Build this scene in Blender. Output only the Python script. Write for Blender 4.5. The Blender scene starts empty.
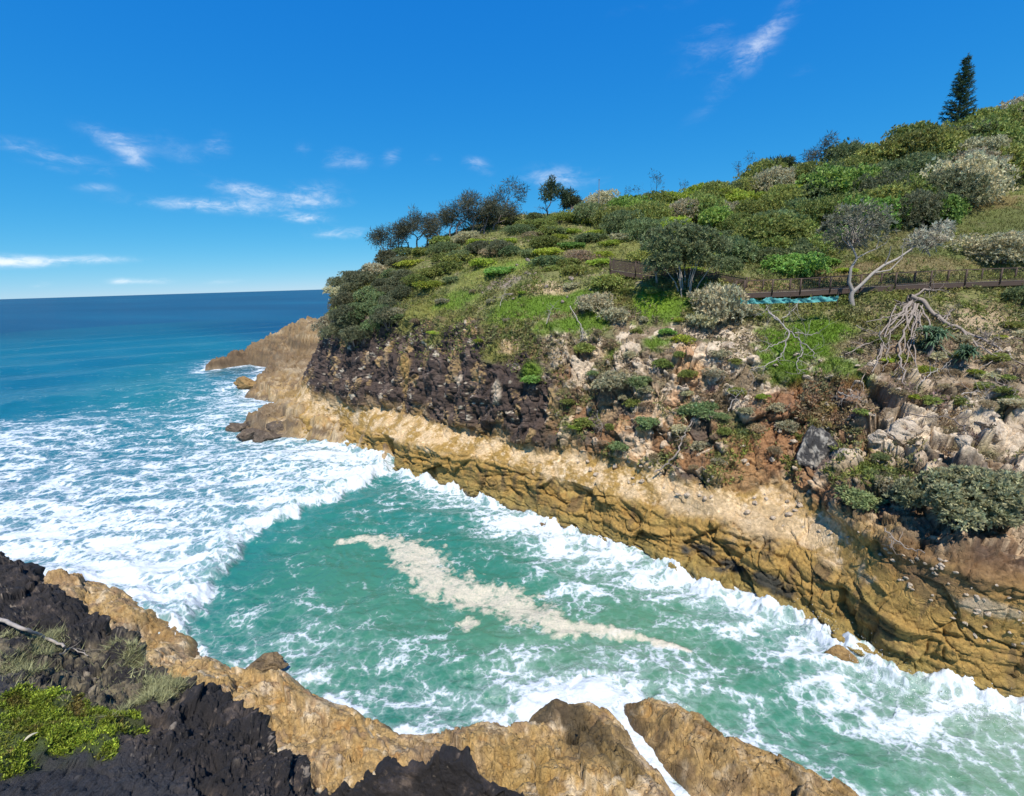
import bpy, math, random
import numpy as np
from mathutils import Vector

# ------------------------------------------------------------------ camera, sky, sun, exposure
scene = bpy.context.scene
COL = scene.collection
EYE_H, FOC = 20.0, 480.0                      # eye height above the sea, focal length in pixels of a 1024 wide frame
PITCH, ROLL = math.atan(114.4/FOC), math.radians(1.735)
FWD = np.array([0, math.cos(PITCH), -math.sin(PITCH)])
_u = np.array([0, math.sin(PITCH), math.cos(PITCH)]); _r = np.array([1.0, 0, 0])
CUP = math.cos(ROLL)*_u + math.sin(ROLL)*_r
CRT = math.cos(ROLL)*_r - math.sin(ROLL)*_u
EYE = np.array([0, 0, EYE_H])

cam = bpy.data.cameras.new('camera'); cam_o = bpy.data.objects.new('camera', cam); COL.objects.link(cam_o)
cam.sensor_width = 36; cam.lens = 36*FOC/1024; cam.clip_start = 0.1; cam.clip_end = 90000
m4 = np.eye(4); m4[:3, 0] = CRT; m4[:3, 1] = CUP; m4[:3, 2] = -FWD; m4[:3, 3] = EYE
import mathutils
cam_o.matrix_world = mathutils.Matrix(m4.tolist())
scene.camera = cam_o

SUN = Vector((0.06, -0.60, 1.12)).normalized()
SUN_EL = math.asin(SUN.z); SUN_AZ = math.atan2(SUN.x, SUN.y)
world = bpy.data.worlds.new('World'); scene.world = world; world.use_nodes = True
sun = bpy.data.lights.new('sun', 'SUN'); sun.energy = 5.0; sun.angle = math.radians(0.53); sun.color = (1.0, 0.94, 0.84)
sun_o = bpy.data.objects.new('sun', sun); COL.objects.link(sun_o); sun_o.rotation_euler = (-SUN).to_track_quat('-Z', 'Y').to_euler()
vs = scene.view_settings
vs.view_transform = 'Standard'; vs.look = 'None'; vs.gamma = 1; vs.use_curve_mapping = False; vs.exposure = 0.22
SKY_STRENGTH = 0.11

def ray(px, py): return FWD*FOC + CRT*(px-512) + CUP*(398-py)
def at(px, py, y):                            # the point sighted in that direction at distance y out from the near cliff
    d = ray(px, py); return EYE + d*y/d[1]
def atz(px, py, z):                           # the point sighted in that direction at height z
    d = ray(px, py); return EYE + d*(z-EYE_H)/d[2]
def project(P):
    v = P - EYE; w = v@FWD
    return 512 + FOC*(v@CRT)/w, 398 - FOC*(v@CUP)/w, w

# ------------------------------------------------------------------ the world: Nishita sky with thin cirrus
class NT:
    def __init__(s, tree): s.t = tree; s.n = tree.nodes; s.l = tree.links
    def new(s, kind, **kw):
        n = s.n.new(kind)
        for k, v in kw.items(): setattr(n, k, v)
        return n
    def put(s, sock, v):
        if isinstance(v, bpy.types.NodeSocket): s.l.new(v, sock)
        elif v is not None: sock.default_value = v
    def math(s, op, a, b=None, c=None, clamp=False):
        n = s.new('ShaderNodeMath', operation=op); n.use_clamp = clamp
        for i, v in enumerate((a, b, c)): s.put(n.inputs[i], v)
        return n.outputs[0]
    def mix(s, f, a, b, mode='MIX'):
        n = s.new('ShaderNodeMix', data_type='RGBA', blend_type=mode)
        s.put(n.inputs[0], f); s.put(n.inputs[6], a); s.put(n.inputs[7], b)
        return n.outputs[2]
    def noise(s, vec, scale, detail=4, rough=0.55, dist=0.0, out=0):
        n = s.new('ShaderNodeTexNoise'); s.put(n.inputs['Vector'], vec)
        n.inputs['Scale'].default_value = scale; n.inputs['Detail'].default_value = detail
        n.inputs['Roughness'].default_value = rough; n.inputs['Distortion'].default_value = dist
        return n.outputs[out]
    def smooth(s, x, a, b):
        n = s.new('ShaderNodeMapRange', interpolation_type='SMOOTHSTEP')
        s.put(n.inputs[0], x); s.put(n.inputs[1], a); s.put(n.inputs[2], b)
        return n.outputs[0]
    def scale(s, vec, v):
        n = s.new('ShaderNodeMapping'); s.put(n.inputs[0], vec); n.inputs['Scale'].default_value = v
        return n.outputs[0]

def build_world():
    T = NT(world.node_tree); T.n.clear()
    out = T.new('ShaderNodeOutputWorld'); bg = T.new('ShaderNodeBackground'); bg.inputs['Strength'].default_value = SKY_STRENGTH
    sky = T.new('ShaderNodeTexSky', sky_type='NISHITA'); sky.sun_disc = False
    sky.sun_elevation = SUN_EL; sky.sun_rotation = SUN_AZ
    sky.air_density = 0.6; sky.dust_density = 0.0; sky.ozone_density = 3.0; sky.altitude = 0
    # the phone's colour response: each channel of the sky gets its own contrast curve
    sr = T.new('ShaderNodeSeparateColor'); T.l.new(sky.outputs[0], sr.inputs[0]); sc = T.new('ShaderNodeCombineColor')
    for i, (k, g) in enumerate([(.52, 1.55), (.63, .63), (.78, .22)]):
        T.put(sc.inputs[i], T.math('MULTIPLY', T.math('POWER', T.math('MULTIPLY', sr.outputs[i], SKY_STRENGTH), g), k/SKY_STRENGTH))
    tc = T.new('ShaderNodeTexCoord'); sp = T.new('ShaderNodeSeparateXYZ'); T.l.new(tc.outputs['Generated'], sp.inputs[0])
    az = T.math('ARCTAN2', sp.outputs[0], sp.outputs[1]); el = T.math('ARCSINE', sp.outputs[2])
    cb = T.new('ShaderNodeCombineXYZ'); T.put(cb.inputs[0], az); T.put(cb.inputs[1], el)
    n1 = T.noise(T.scale(cb.outputs[0], (9, 30, 1)), 1.0, 6, 0.62, 0.6)
    n2 = T.noise(T.scale(cb.outputs[0], (30, 60, 1)), 1.0, 5, 0.65, 0.8)
    tex = T.smooth(T.math('ADD', T.math('MULTIPLY', n1, 0.6), T.math('MULTIPLY', n2, 0.4)), 0.34, 0.72)
    total = None
    # bearings of the cirrus wisps: x, y, half width, half height (sighted), tilt, strength
    for (px, py, hw, hh, tilt, k) in [
        (40, 152, 42, 9, 8, .5), (85, 168, 30, 6, 5, .35), (118, 139, 26, 9, 12, .7), (132, 158, 16, 8, 25, .55), (180, 150, 22, 12, 40, .3),
        (218, 145, 10, 13, 60, .5), (303, 150, 7, 9, 60, .4), (336, 158, 8, 13, 80, .6), (359, 162, 8, 12, 80, .45), (392, 157, 11, 6, -30, .55),
        (216, 206, 60, 6, 3, .95), (250, 190, 34, 7, 6, .7), (300, 193, 40, 9, -6, .55), (307, 218, 22, 5, 4, .95), (342, 233, 30, 5, 0, .8), (325, 203, 28, 5, 0, .5),
        (432, 160, 11, 6, -15, .4), (475, 163, 14, 6, 12, .45), (490, 178, 9, 6, 30, .35), (40, 261, 72, 5, 0, .95), (-60, 262, 60, 7, 0, .8),
        (560, 178, 38, 11, 6, .6), (748, 60, 62, 13, -38, .36), (712, 48, 40, 10, 12, .34), (700, 70, 40, 8, 5, .2), (716, 27, 20, 5, 0, .35), (775, 25, 26, 9, -30, .35), (806, 70, 14, 6, 5, .3),
        (40, 285, 10, 4, 0, .6), (122, 281, 13, 3, 0, .7), (158, 281, 16, 3, 0, .6), (95, 187, 16, 4, 0, .5), (650, 8, 60, 8, 0, .15), (220, 282, 20, 3, 0, .4)]:
        d = ray(px, py); d = d/np.linalg.norm(d); a0 = math.atan2(d[0], d[1]); e0 = math.asin(d[2])
        k_ang = 1.0/FOC*(1/(1+((px-512)/FOC)**2+((py-398)/FOC)**2))**0.5
        wa, we = hw*k_ang*1.3/math.cos(e0)*.8, hh*k_ang*1.1
        t = math.radians(-tilt+2)
        da = T.math('SUBTRACT', az, a0); de = T.math('SUBTRACT', el, e0)
        p = T.math('MULTIPLY_ADD', da, math.cos(t)/wa, T.math('MULTIPLY', de, math.sin(t)/wa))
        q = T.math('MULTIPLY_ADD', da, -math.sin(t)/we, T.math('MULTIPLY', de, math.cos(t)/we))
        rr = T.math('MULTIPLY_ADD', p, p, T.math('MULTIPLY', q, q))
        g = T.math('MULTIPLY', T.math('POWER', 2.718, T.math('MULTIPLY', rr, -1.0)), k)
        total = g if total is None else T.math('ADD', total, g)
    cl = T.math('MULTIPLY', T.smooth(T.math('MULTIPLY', total, T.math('ADD', tex, 0.12)), 0.03, 1.15), 0.85, clamp=True)
    col = T.mix(cl, sc.outputs[0], (8.2, 8.6, 9.2, 1))
    T.l.new(col, bg.inputs['Color']); T.l.new(bg.outputs[0], out.inputs[0])
build_world()

# ------------------------------------------------------------------ numeric noise
_rs = np.random.RandomState(7)
PERM = np.concatenate([_rs.permutation(256)]*3).astype(np.int32)
GR = _rs.normal(size=(256, 3)).astype(np.float32); GR /= np.linalg.norm(GR, axis=1)[:, None]
RND = _rs.rand(256, 4).astype(np.float32)
def _h(i, j, k): return PERM[PERM[PERM[i & 255] + (j & 255)] + (k & 255)]
def perlin(P):
    P = np.asarray(P, np.float32); I = np.floor(P).astype(np.int32); f = P - I
    w = f*f*f*(f*(f*6-15)+10); out = np.zeros(len(P), np.float32)
    for dx in (0, 1):
        for dy in (0, 1):
            for dz in (0, 1):
                g = GR[_h(I[:, 0]+dx, I[:, 1]+dy, I[:, 2]+dz)]
                d = g[:, 0]*(f[:, 0]-dx) + g[:, 1]*(f[:, 1]-dy) + g[:, 2]*(f[:, 2]-dz)
                out += d*(w[:, 0] if dx else 1-w[:, 0])*(w[:, 1] if dy else 1-w[:, 1])*(w[:, 2] if dz else 1-w[:, 2])
    return out*1.5
def fbm(P, scale, oct=4, gain=0.5, ridge=False, off=0.0):
    P = np.asarray(P, np.float32)*np.float32(scale) + np.float32(off); a, s, tot = 1.0, 0, 0.0
    for _ in range(oct):
        n = perlin(P)
        if ridge: n = 1-2*np.abs(n)
        s = s + a*n; tot += a; a *= gain; P = P*2.03 + 17.3
    return s/tot
def billow(P, scale, oct=4, gain=.5, off=0.0):
    P = np.asarray(P, np.float32)*np.float32(scale)+np.float32(off); a, s, tot = 1.0, 0, 0.0
    for _ in range(oct):
        s = s+a*(2*np.abs(perlin(P))-.35); tot += a; a *= gain; P = P*2.03+17.3
    return s/tot
def worley(P, scale=1.0):
    """F1, F2, random of the nearest cell, vector to its point, second random."""
    P = np.asarray(P, np.float32)*np.float32(scale); I = np.floor(P).astype(np.int32); f = P - I
    n = len(P); F1 = np.full(n, 9, np.float32); F2 = F1.copy(); cid = np.zeros(n, np.int32); V = np.zeros((n, 3), np.float32)
    for dx in (-1, 0, 1):
        for dy in (-1, 0, 1):
            for dz in (-1, 0, 1):
                h = _h(I[:, 0]+dx, I[:, 1]+dy, I[:, 2]+dz); q = RND[h]
                d = np.stack([dx+q[:, 0]-f[:, 0], dy+q[:, 1]-f[:, 1], dz+q[:, 2]-f[:, 2]], 1)
                r = (d*d).sum(1); m = r < F1
                F2 = np.where(m, F1, np.minimum(F2, r)); cid = np.where(m, h, cid); V[m] = d[m]; F1 = np.where(m, r, F1)
    return np.sqrt(F1), np.sqrt(F2), RND[cid, 3], V, cid
def sstep(x, a, b):
    t = np.clip((x-a)/(b-a), 0, 1); return t*t*(3-2*t)
def facets(P, scale, tilt=0.6):
    """blocky fractured-rock height: every cell is a tilted plane, with cracks between"""
    F1, F2, r, V, c = worley(P, scale); g = GR[c]
    return (r-0.5) + tilt*(V*g).sum(1), sstep(F2-F1, 0.0, 0.10), r

# ------------------------------------------------------------------ mesh and object helpers
def mesh_np(name, V, Fq, mats=(), attrs=None, smooth=True, mat_idx=None):
    V = np.asarray(V, np.float32); Fq = np.asarray(Fq, np.int32); k = Fq.shape[1]
    me = bpy.data.meshes.new(name); me.vertices.add(len(V)); me.vertices.foreach_set('co', V.ravel())
    me.loops.add(Fq.size); me.loops.foreach_set('vertex_index', Fq.ravel())
    me.polygons.add(len(Fq)); me.polygons.foreach_set('loop_start', np.arange(0, Fq.size, k, dtype=np.int32))
    for m in mats: me.materials.append(m)
    if mat_idx is not None: me.polygons.foreach_set('material_index', np.asarray(mat_idx, np.int32))
    me.polygons.foreach_set('use_smooth', np.full(len(Fq), smooth, bool))
    me.update(calc_edges=True); me.validate()
    for key, a in (attrs or {}).items():
        a = np.asarray(a, np.float32)
        if a.ndim == 1:
            at_ = me.attributes.new(key, 'FLOAT', 'POINT'); at_.data.foreach_set('value', a)
        else:
            at_ = me.attributes.new(key, 'FLOAT_COLOR', 'POINT')
            at_.data.foreach_set('color', np.concatenate([a, np.ones((len(a), 1), np.float32)], 1).astype(np.float32).ravel())
    return me
def link(name, me, parent=None, loc=None, rz=0.0, sc=None):
    o = bpy.data.objects.new(name, me); COL.objects.link(o)
    if parent is not None: o.parent = parent
    if loc is not None: o.location = tuple(float(v) for v in loc)
    if rz: o.rotation_euler = (0, 0, rz)
    if sc is not None: o.scale = sc if isinstance(sc, tuple) else (sc, sc, sc)
    return o
def tag(o, label=None, cat=None, group=None, kind=None):
    if label:
        o['label'] = label
    if cat: o['category'] = cat
    if group: o['group'] = group
    if kind: o['kind'] = kind
    return o
def root(name, loc, label, cat, group=None, rz=0.0):
    return tag(link(name, None, None, loc, rz), label, cat, group)
def grid_faces(nr, nc):
    i = np.arange(nr*nc).reshape(nr, nc)
    return np.stack([i[:-1, :-1], i[:-1, 1:], i[1:, 1:], i[1:, :-1]], -1).reshape(-1, 4)
def grid_normals(G):
    du = np.gradient(G, axis=1); dv = np.gradient(G, axis=0); n = np.cross(du, dv)
    return n/np.maximum(np.linalg.norm(n, axis=2, keepdims=True), 1e-6)

def mat(name):
    m = bpy.data.materials.new(name); m.use_nodes = True; T = NT(m.node_tree); T.n.clear()
    out = T.new('ShaderNodeOutputMaterial'); b = T.new('ShaderNodeBsdfPrincipled'); T.l.new(b.outputs[0], out.inputs[0])
    return m, T, b, out
def attr(T, name, out='Color'):
    a = T.new('ShaderNodeAttribute', attribute_name=name); return a.outputs[out]

def rock_material(name, fine=6.0, bump=0.5, dist=0.06, rough=0.9, crack=.6):
    m, T, b, out = mat(name)
    geo = T.new('ShaderNodeNewGeometry'); P = geo.outputs['Position']
    c = attr(T, 'Col'); w = attr(T, 'Wet', 'Fac')
    n1 = T.noise(P, fine, 5, 0.65); n2 = T.noise(P, fine*4.1, 4, 0.7)
    k = T.math('ADD', T.math('MULTIPLY', n1, 0.9), T.math('MULTIPLY', n2, 0.7))
    k = T.math('ADD', T.math('MULTIPLY', T.math('SUBTRACT', k, 0.8), 1.5), 1.0, clamp=False)
    k = T.math('MAXIMUM', k, 0.25)
    kk = T.new('ShaderNodeCombineXYZ')
    for i in range(3): T.put(kk.inputs[i], k)
    T.l.new(T.mix(1.0, c, kk.outputs[0], 'MULTIPLY'), b.inputs['Base Color'])
    T.put(b.inputs['Roughness'], T.math('MULTIPLY_ADD', w, -0.62, rough))
    b.inputs['Specular IOR Level'].default_value = 0.35
    cr = None
    for s_, k_ in ((fine*.22, 1.0), (fine*.6, .55)):
        n_ = T.noise(T.scale(P, (1.1, .8, .8)), s_, 3, .5, .4)
        e = T.math('MULTIPLY', T.smooth(T.math('ABSOLUTE', T.math('SUBTRACT', n_, .5)), 0.0, .022), k_); cr = e if cr is None else T.math('ADD', cr, e)
    h = T.math('ADD', T.math('MULTIPLY', cr, crack), T.math('MULTIPLY', T.noise(P, fine*1.6, 6, 0.72), 1.0))
    h = T.math('ADD', h, T.math('MULTIPLY', T.noise(P, fine*6, 3, 0.7), 0.35))
    bp = T.new('ShaderNodeBump'); bp.inputs['Strength'].default_value = bump; bp.inputs['Distance'].default_value = dist
    T.put(bp.inputs['Height'], h); T.l.new(bp.outputs[0], b.inputs['Normal'])
    return m

def foliage_material(name, rough=0.55, trans=0.38, jitter=0.25):
    m, T, b, out = mat(name)
    oi = T.new('ShaderNodeObjectInfo'); c = attr(T, 'Col')
    oc = T.new('ShaderNodeHueSaturation')
    T.put(oc.inputs['Hue'], T.math('MULTIPLY_ADD', oi.outputs['Random'], 0.035, 0.4825))
    r2 = T.math('FRACT', T.math('MULTIPLY', oi.outputs['Random'], 17.31))
    T.put(oc.inputs['Value'], T.math('MULTIPLY_ADD', r2, jitter*2, 1.0-jitter))
    oc.inputs['Saturation'].default_value = 1.0; T.l.new(c, oc.inputs['Color'])
    T.l.new(oc.outputs[0], b.inputs['Base Color']); b.inputs['Roughness'].default_value = rough
    b.inputs['Specular IOR Level'].default_value = 0.3
    tr = T.new('ShaderNodeBsdfTranslucent'); T.l.new(oc.outputs[0], tr.inputs['Color'])
    mx = T.new('ShaderNodeMixShader'); mx.inputs[0].default_value = trans
    T.l.new(b.outputs[0], mx.inputs[1]); T.l.new(tr.outputs[0], mx.inputs[2]); T.l.new(mx.outputs[0], out.inputs[0])
    return m
def plain_material(name, col, rough=0.8, var=0.3, scale=8.0, stretch=(1, 1, 1), metallic=0.0):
    m, T, b, out = mat(name)
    tc = T.new('ShaderNodeTexCoord'); P = T.scale(tc.outputs['Object'], stretch)
    n = T.noise(P, scale, 5, 0.65)
    k = T.math('MULTIPLY_ADD', T.math('SUBTRACT', n, 0.5), 2*var*1.6, 1.0)
    hs = T.new('ShaderNodeHueSaturation'); T.put(hs.inputs['Value'], k); hs.inputs['Color'].default_value = (*col, 1)
    T.l.new(hs.outputs[0], b.inputs['Base Color']); b.inputs['Roughness'].default_value = rough; b.inputs['Metallic'].default_value = metallic
    bp = T.new('ShaderNodeBump'); bp.inputs['Strength'].default_value = 0.4; bp.inputs['Distance'].default_value = 0.02
    T.put(bp.inputs['Height'], n); T.l.new(bp.outputs[0], b.inputs['Normal'])
    return m

M_HEAD = rock_material('headland_ground', 5.0, 0.7, 0.10)
M_SHELF = rock_material('ochre_rock', 6.0, 0.8, 0.07, 0.85, .8)
M_BLACK = rock_material('dark_basalt', 30.0, 1.0, 0.03, 0.62, .1)
M_LEAF = foliage_material('leaves')
M_GRASS = foliage_material('grass_blades', 0.6, 0.3, 0.1)
M_BARK = plain_material('bark', (0.16, 0.13, 0.11), 0.9, 0.4, 9, (1, 1, .3))
M_PALEBARK = plain_material('pale_bark', (0.33, 0.29, 0.25), 0.85, 0.35, 9, (1, 1, .3))
M_DEAD = plain_material('weathered_dead_wood', (0.27, 0.22, 0.18), 0.85, 0.4, 8)
M_TIMBER = plain_material('dark_timber', (0.085, 0.054, 0.038), 0.75, 0.4, 6, (1, 8, 8))
M_TIMBER2 = plain_material('worn_deck_timber', (0.17, 0.125, 0.095), 0.8, 0.4, 6, (1, 8, 8))

# ------------------------------------------------------------------ the headland: surveyed cross-sections lofted into one terrain
def Z(px, py, z): return atz(px, py, z)
S_ = [ # water line, shelf top edge, foot of cliff, mid cliff, cliff top, bench, mid slope, ridge
 [Z(1024,715,0)+[17,-7,0], Z(1030,620,4)+[16,-7,0], Z(1030,590,6)+[16,-6,0], at(1030,500,23)+[16,-5,0], at(1030,400,30)+[16,-4,0], at(1030,284,42)+[18,-2,0], at(1030,200,58)+[20,0,0], at(1030,122,75)+[22,0,-1]],
 [Z(1024,715,0), Z(1030,640,3.6), Z(1030,590,6.2), at(1030,500,23), at(1030,400,30), at(1030,284,42), at(1030,200,58), at(1030,126,75)],
 [Z(905,688,0), Z(900,600,4), Z(880,540,6.3), at(890,450,28), at(890,390,32), at(890,298,41), at(890,222,58), at(890,158,78)],
 [Z(800,632,0), Z(800,545,4), Z(800,490,6), at(800,430,32.5), at(800,372,35), at(800,300,42), at(800,230,60), at(800,178,80)],
 [Z(700,590,0), Z(700,515,4), Z(700,480,6), at(700,420,35), at(700,352,38), at(700,287,44), at(700,236,62), at(700,196,84)],
 [Z(600,545,0), Z(600,490,4), Z(600,455,6), at(600,400,39.6), at(600,340,43), at(600,285,49), at(600,240,66), at(600,212,85)],
 [Z(500,508,0), Z(500,461,4), Z(500,440,5.4), at(500,380,45), at(500,330,48), at(500,290,54), at(500,245,70), at(500,216,84)],
 [Z(410,478,0), Z(410,443,3.8), Z(405,412,5.6), at(405,360,56.3), at(405,315,60), at(405,290,66), at(402,268,74), at(402,255,80)],
 [Z(345,452,0), Z(345,420,3.2), Z(345,402,5.5), at(345,360,63), at(345,315,67), at(352,295,72), at(356,284,77), at(360,275,82)],
 [np.array([-34,66,0.]), np.array([-33,70,3.]), np.array([-31.5,73,6.]), at(326,345,75), at(328,320,79), at(334,302,82), at(341,290,84), at(349,280,86)],
 [np.array([-40,95,0.]), np.array([-38,95,3.]), np.array([-36,95,6.]), np.array([-34,94.5,10.]), np.array([-32,94,14.]), np.array([-29,93,17.]), np.array([-27,92,19.5]), np.array([-25,90,21.5])],
 [np.array([-25,125,0.]), np.array([-24,122,3.]), np.array([-23,119,6.]), np.array([-22,116,10.]), np.array([-20,113,14.]), np.array([-18,109,18.]), np.array([-16,104,22.]), np.array([-13,98,26.])],
]
S_ = np.array(S_, float)
# a row under water in front, and two rows falling away behind the ridge
fr = S_[:, 0] + (S_[:, 0]-S_[:, 2])*[.35, .35, 0]; fr[:, 2] = -4
back_dir = np.array([[.5, .85, 0]]*8 + [[.5, .6, 0]] + [[.8, .4, 0]]*2 + [[.8, -.3, 0]], float)
bk1 = S_[:, 7] + back_dir*12 + [0, 0, -1.5]; bk2 = S_[:, 7] + back_dir*45 + [0, 0, -9]
ROWS = np.concatenate([fr[:, None], S_, bk1[:, None], bk2[:, None]], 1)       # 12 x 11 x 3
def catmull(A, t):
    n = len(A); i = np.clip(np.floor(t).astype(int), 0, n-2); f = (t-i)
    g = lambda k: A[np.clip(k, 0, n-1)]
    f = f.reshape(-1, *([1]*(A.ndim-1)))
    p0, p1, p2, p3 = g(i-1), g(i), g(i+1), g(i+2)
    m1, m2 = (p2-p0)*.5*.8, (p3-p1)*.5*.8
    return (2*f**3-3*f**2+1)*p1 + (f**3-2*f**2+f)*m1 + (-2*f**3+3*f**2)*p2 + (f**3-f**2)*m2
ncol = [80, 150, 150, 140, 130, 120, 110, 90, 60, 40, 24]
nrow = [10, 75, 55, 95, 90, 80, 85, 55, 14, 6]
ts = np.concatenate([i+np.arange(n)/n for i, n in enumerate(ncol)] + [[len(ncol)]])
tv = np.concatenate([i+np.arange(n)/n for i, n in enumerate(nrow)] + [[len(nrow)]])
A = catmull(ROWS, ts)                                            # columns x 11 x 3
A = np.swapaxes(A, 0, 1)                                          # 11 x columns x 3
iv = np.minimum(np.floor(tv).astype(int), len(nrow)-1); fv = (tv-iv)[:, None, None]
G = A[iv]*(1-fv) + A[iv+1]*fv
# the front of the ledge: a low wave-cut step, then a steep face up to the pale top
seg = np.where((tv >= 1) & (tv < 2))[0]; ft = tv[seg]-1
hk = np.interp(ft, [0, .28, .40, .88, 1], [0, .42, .60, .86, 1]); zk = np.interp(ft, [0, .28, .40, .88, 1], [0, .20, .26, .94, 1])
stepn = .5+.5*np.sin(ts*9.0)*np.sin(ts*3.7+1)                        # the step comes and goes along the shore
for kx in range(3):
    e0, e1 = A[1][None, :, kx], A[2][None, :, kx]; lin = e0+(e1-e0)*ft[:, None]; kk = (zk if kx == 2 else hk)[:, None]
    G[seg, :, kx] = lin*(1-.9*stepn)[None]+(e0+(e1-e0)*kk)*(.9*stepn)[None]
G = G[::1, ::-1]                                                  # left to right, so normals face up and out
Sg = np.broadcast_to(ts[::-1][None, :], G.shape[:2]).ravel(); Vg = np.broadcast_to(tv[:, None], G.shape[:2]).ravel()
# soften the creases of the upper slopes only
for _ in range(6):
    k = np.zeros_like(G); k[1:-1] = (G[:-2]+G[2:]-2*G[1:-1])*.3
    G = G + k*(0.25+0.75*sstep(np.broadcast_to(tv[:, None, None], k.shape), 4.6, 5.4))
NR, NC = G.shape[:2]
N0 = grid_normals(G); N0 = N0.reshape(-1, 3)
if N0[:, 2].mean() < 0: N0 = -N0
P0 = G.reshape(-1, 3)

wob = fbm(P0, 0.22, 4)                                            # wobble of the zone borders
wob2 = fbm(P0, 0.9, 3, off=31)
vv = Vg + wob*0.55 + wob2*0.2
front = sstep(vv, 0.2, 1.0)
is_shelf = 1-sstep(vv, 2.7, 3.25)
is_top = sstep(Vg+wob*.25+wob2*.1, 1.85, 2.1)*is_shelf
is_cliff = sstep(vv, 2.75, 3.2)*(1-sstep(vv, 4.8, 5.4))
is_up = sstep(vv, 4.7, 5.4)
darkside = sstep(Sg + wob*.8, 5.15, 5.7)                           # the dark columnar part of the cliff, toward the sea
soilside = 1-darkside
pale_r = (1-sstep(Sg+wob*.5, 2.1, 2.9))*sstep(vv, 3.35, 3.75)                              # broken pale blocks at the right

# -- shape
warp = np.stack([fbm(P0, .35, 3, off=3), fbm(P0, .35, 3, off=9), fbm(P0, .35, 3, off=21)], 1)
Pw = P0 + warp*.5
# shelf: jointed blocks, bedding
_a = math.radians(38); ROT = np.array([[math.cos(_a), -math.sin(_a), 0], [math.sin(_a), math.cos(_a), 0], [0, 0, 1]])@np.array([[1, 0, 0], [0, .9, -.43], [0, .43, .9]])
Pr = Pw@ROT
def cracks(P, s, w, off=0.0):
    """thin wandering joint lines: 1 on the line"""
    return 1-sstep(np.abs(perlin(np.asarray(P)*s+off)), 0, w)
a1, c1, r1 = facets(Pr*np.array([.45, .8, .8]), .42, 1.0)
a2, c2, r2 = facets(Pr*np.array([.8, .45, 1.0])+5, .95, .9)
zb = P0[:, 2]+P0[:, 0]*.03+warp[:, 2]*.9+warp[:, 0]*.3
strata = perlin(np.stack([P0[:, 0]*.07, P0[:, 1]*.07, zb*1.5], 1)); strata2 = perlin(np.stack([P0[:, 0]*.15, P0[:, 1]*.15, zb*4.2], 1))
some = sstep(fbm(P0, .3, 2, off=55), -.25, .25)
j1 = cracks(P0*np.array([1, 1, .55])+warp*.6, .55, .05); j2 = cracks(Pr, .8, .045, 7.7)*some; j3 = cracks(Pr, 1.9, .06, 3.1)*(1-some*.5)
d_shelf = (a1*.52 + a2*.24 + fbm(P0, .45, 3)*.40 + fbm(P0, 2.4, 5, .6)*.10 - j1*.24*some - j2*.17 - j3*.07
           + (np.abs(strata)*.42 + np.abs(strata2)*.15)*(1-is_top) + (c1-1)*.08)
bed = strata*1.6
notch = sstep(perlin(P0*np.array([.28, .28, .05])+40), .38, .6)*(1-is_top)
d_shelf = d_shelf*(1-.5*is_top) - notch*.9
# dark cliff: vertical flutes
Pf = (Pw+warp*.8)*np.array([1, 1, .36])
fl = fbm(Pf, .75, 4, ridge=True, off=5)
a3, c3, r3 = facets(Pf*np.array([1, 1, 1.0]), 1.1, .7)
d_dark = fl*.85 + a3*.22 + (c3-1)*.10 + fbm(P0, .35, 3)*.8 + fbm(P0*np.array([1, 1, .42])+warp*.3, 1.6, 5, .6, ridge=True)*.42 - cracks(P0*np.array([1, 1, .3]), .9, .06, 9.)*.3
# soil cliff: lumpy with stones
a4, c4, r4 = facets((P0+warp*.8+wob2[:, None]*.25)*np.array([1, 1.2, .5]), .62, 1.0)
a5, c5, r5 = facets(P0+warp*.3, 1.9, .7)
stones = sstep(r5, .72, .8)
d_soil = a4*.62 + (c4-1)*.26*some + fbm(P0*np.array([1, 1, .6]), .38, 5, .55, ridge=True)*.75 + fbm(P0, 1.7, 5, .6, ridge=True)*.22 - j3*.12 - j1*.2 + pale_r*(a4*.6 + (c4-1)*.4 + a5*.12) + stones*c5*.16 + np.where(r5 > .5, a5*.12, 0)
d_up = fbm(P0, .16, 4)*.7 + fbm(P0, 1.1, 3)*.14 + stones*.08*sstep(fbm(P0, .3, 3, off=50), .1, .3)
disp = d_shelf*is_shelf + is_cliff*(d_dark*darkside + d_soil*soilside) + d_up*is_up
disp *= sstep(Vg, 0, .5)*.6+.4
P1 = P0 + N0*disp[:, None]
HEAD = P1

# -- what the ground is made of
def lerp(c, col, w): return c*(1-w[:, None]) + np.asarray(col, np.float32)*w[:, None]
n1 = fbm(P0, .5, 4, off=70); n2 = fbm(P0, 1.6, 4, off=80); n3 = fbm(P0, 5., 3, off=90)
C = np.tile(np.array([[.345, .215, .062]], np.float32), (len(P0), 1))       # ochre rock
is_top = is_top*sstep(Sg+n2*.6, 2.15, 2.9)
C = lerp(C, (.46, .30, .105), sstep(n1+n2*.5, .0, .5)*.8)
C = lerp(C, (.17, .09, .032), sstep(n2+n1*.4, .12, .5)*.75)
C = lerp(C, (.38, .215, .05), sstep(bed*.3+n2, .15, .5)*.5*(1-is_top))
C = lerp(C, (.24, .19, .05), sstep(n1-n2*.6, .15, .5)*.4*(1-is_top))      # olive algae
C = lerp(C, (.62, .45, .26), is_top*sstep(n1+n2*.4+n3*.3+.2, -.05, .4)*.92)       # pale weathered top
C = lerp(C, (.68, .54, .36), is_top*sstep(n2+n3*.5, .1, .5)*.7)
streak_ = fbm(P0*np.array([1, 1, .25]), 1.1, 4, off=300)
C = lerp(C, (.13, .085, .04), sstep(streak_+n1*.3, .08, .32)*.75*(1-is_top)*(Vg < 2.2))
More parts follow.
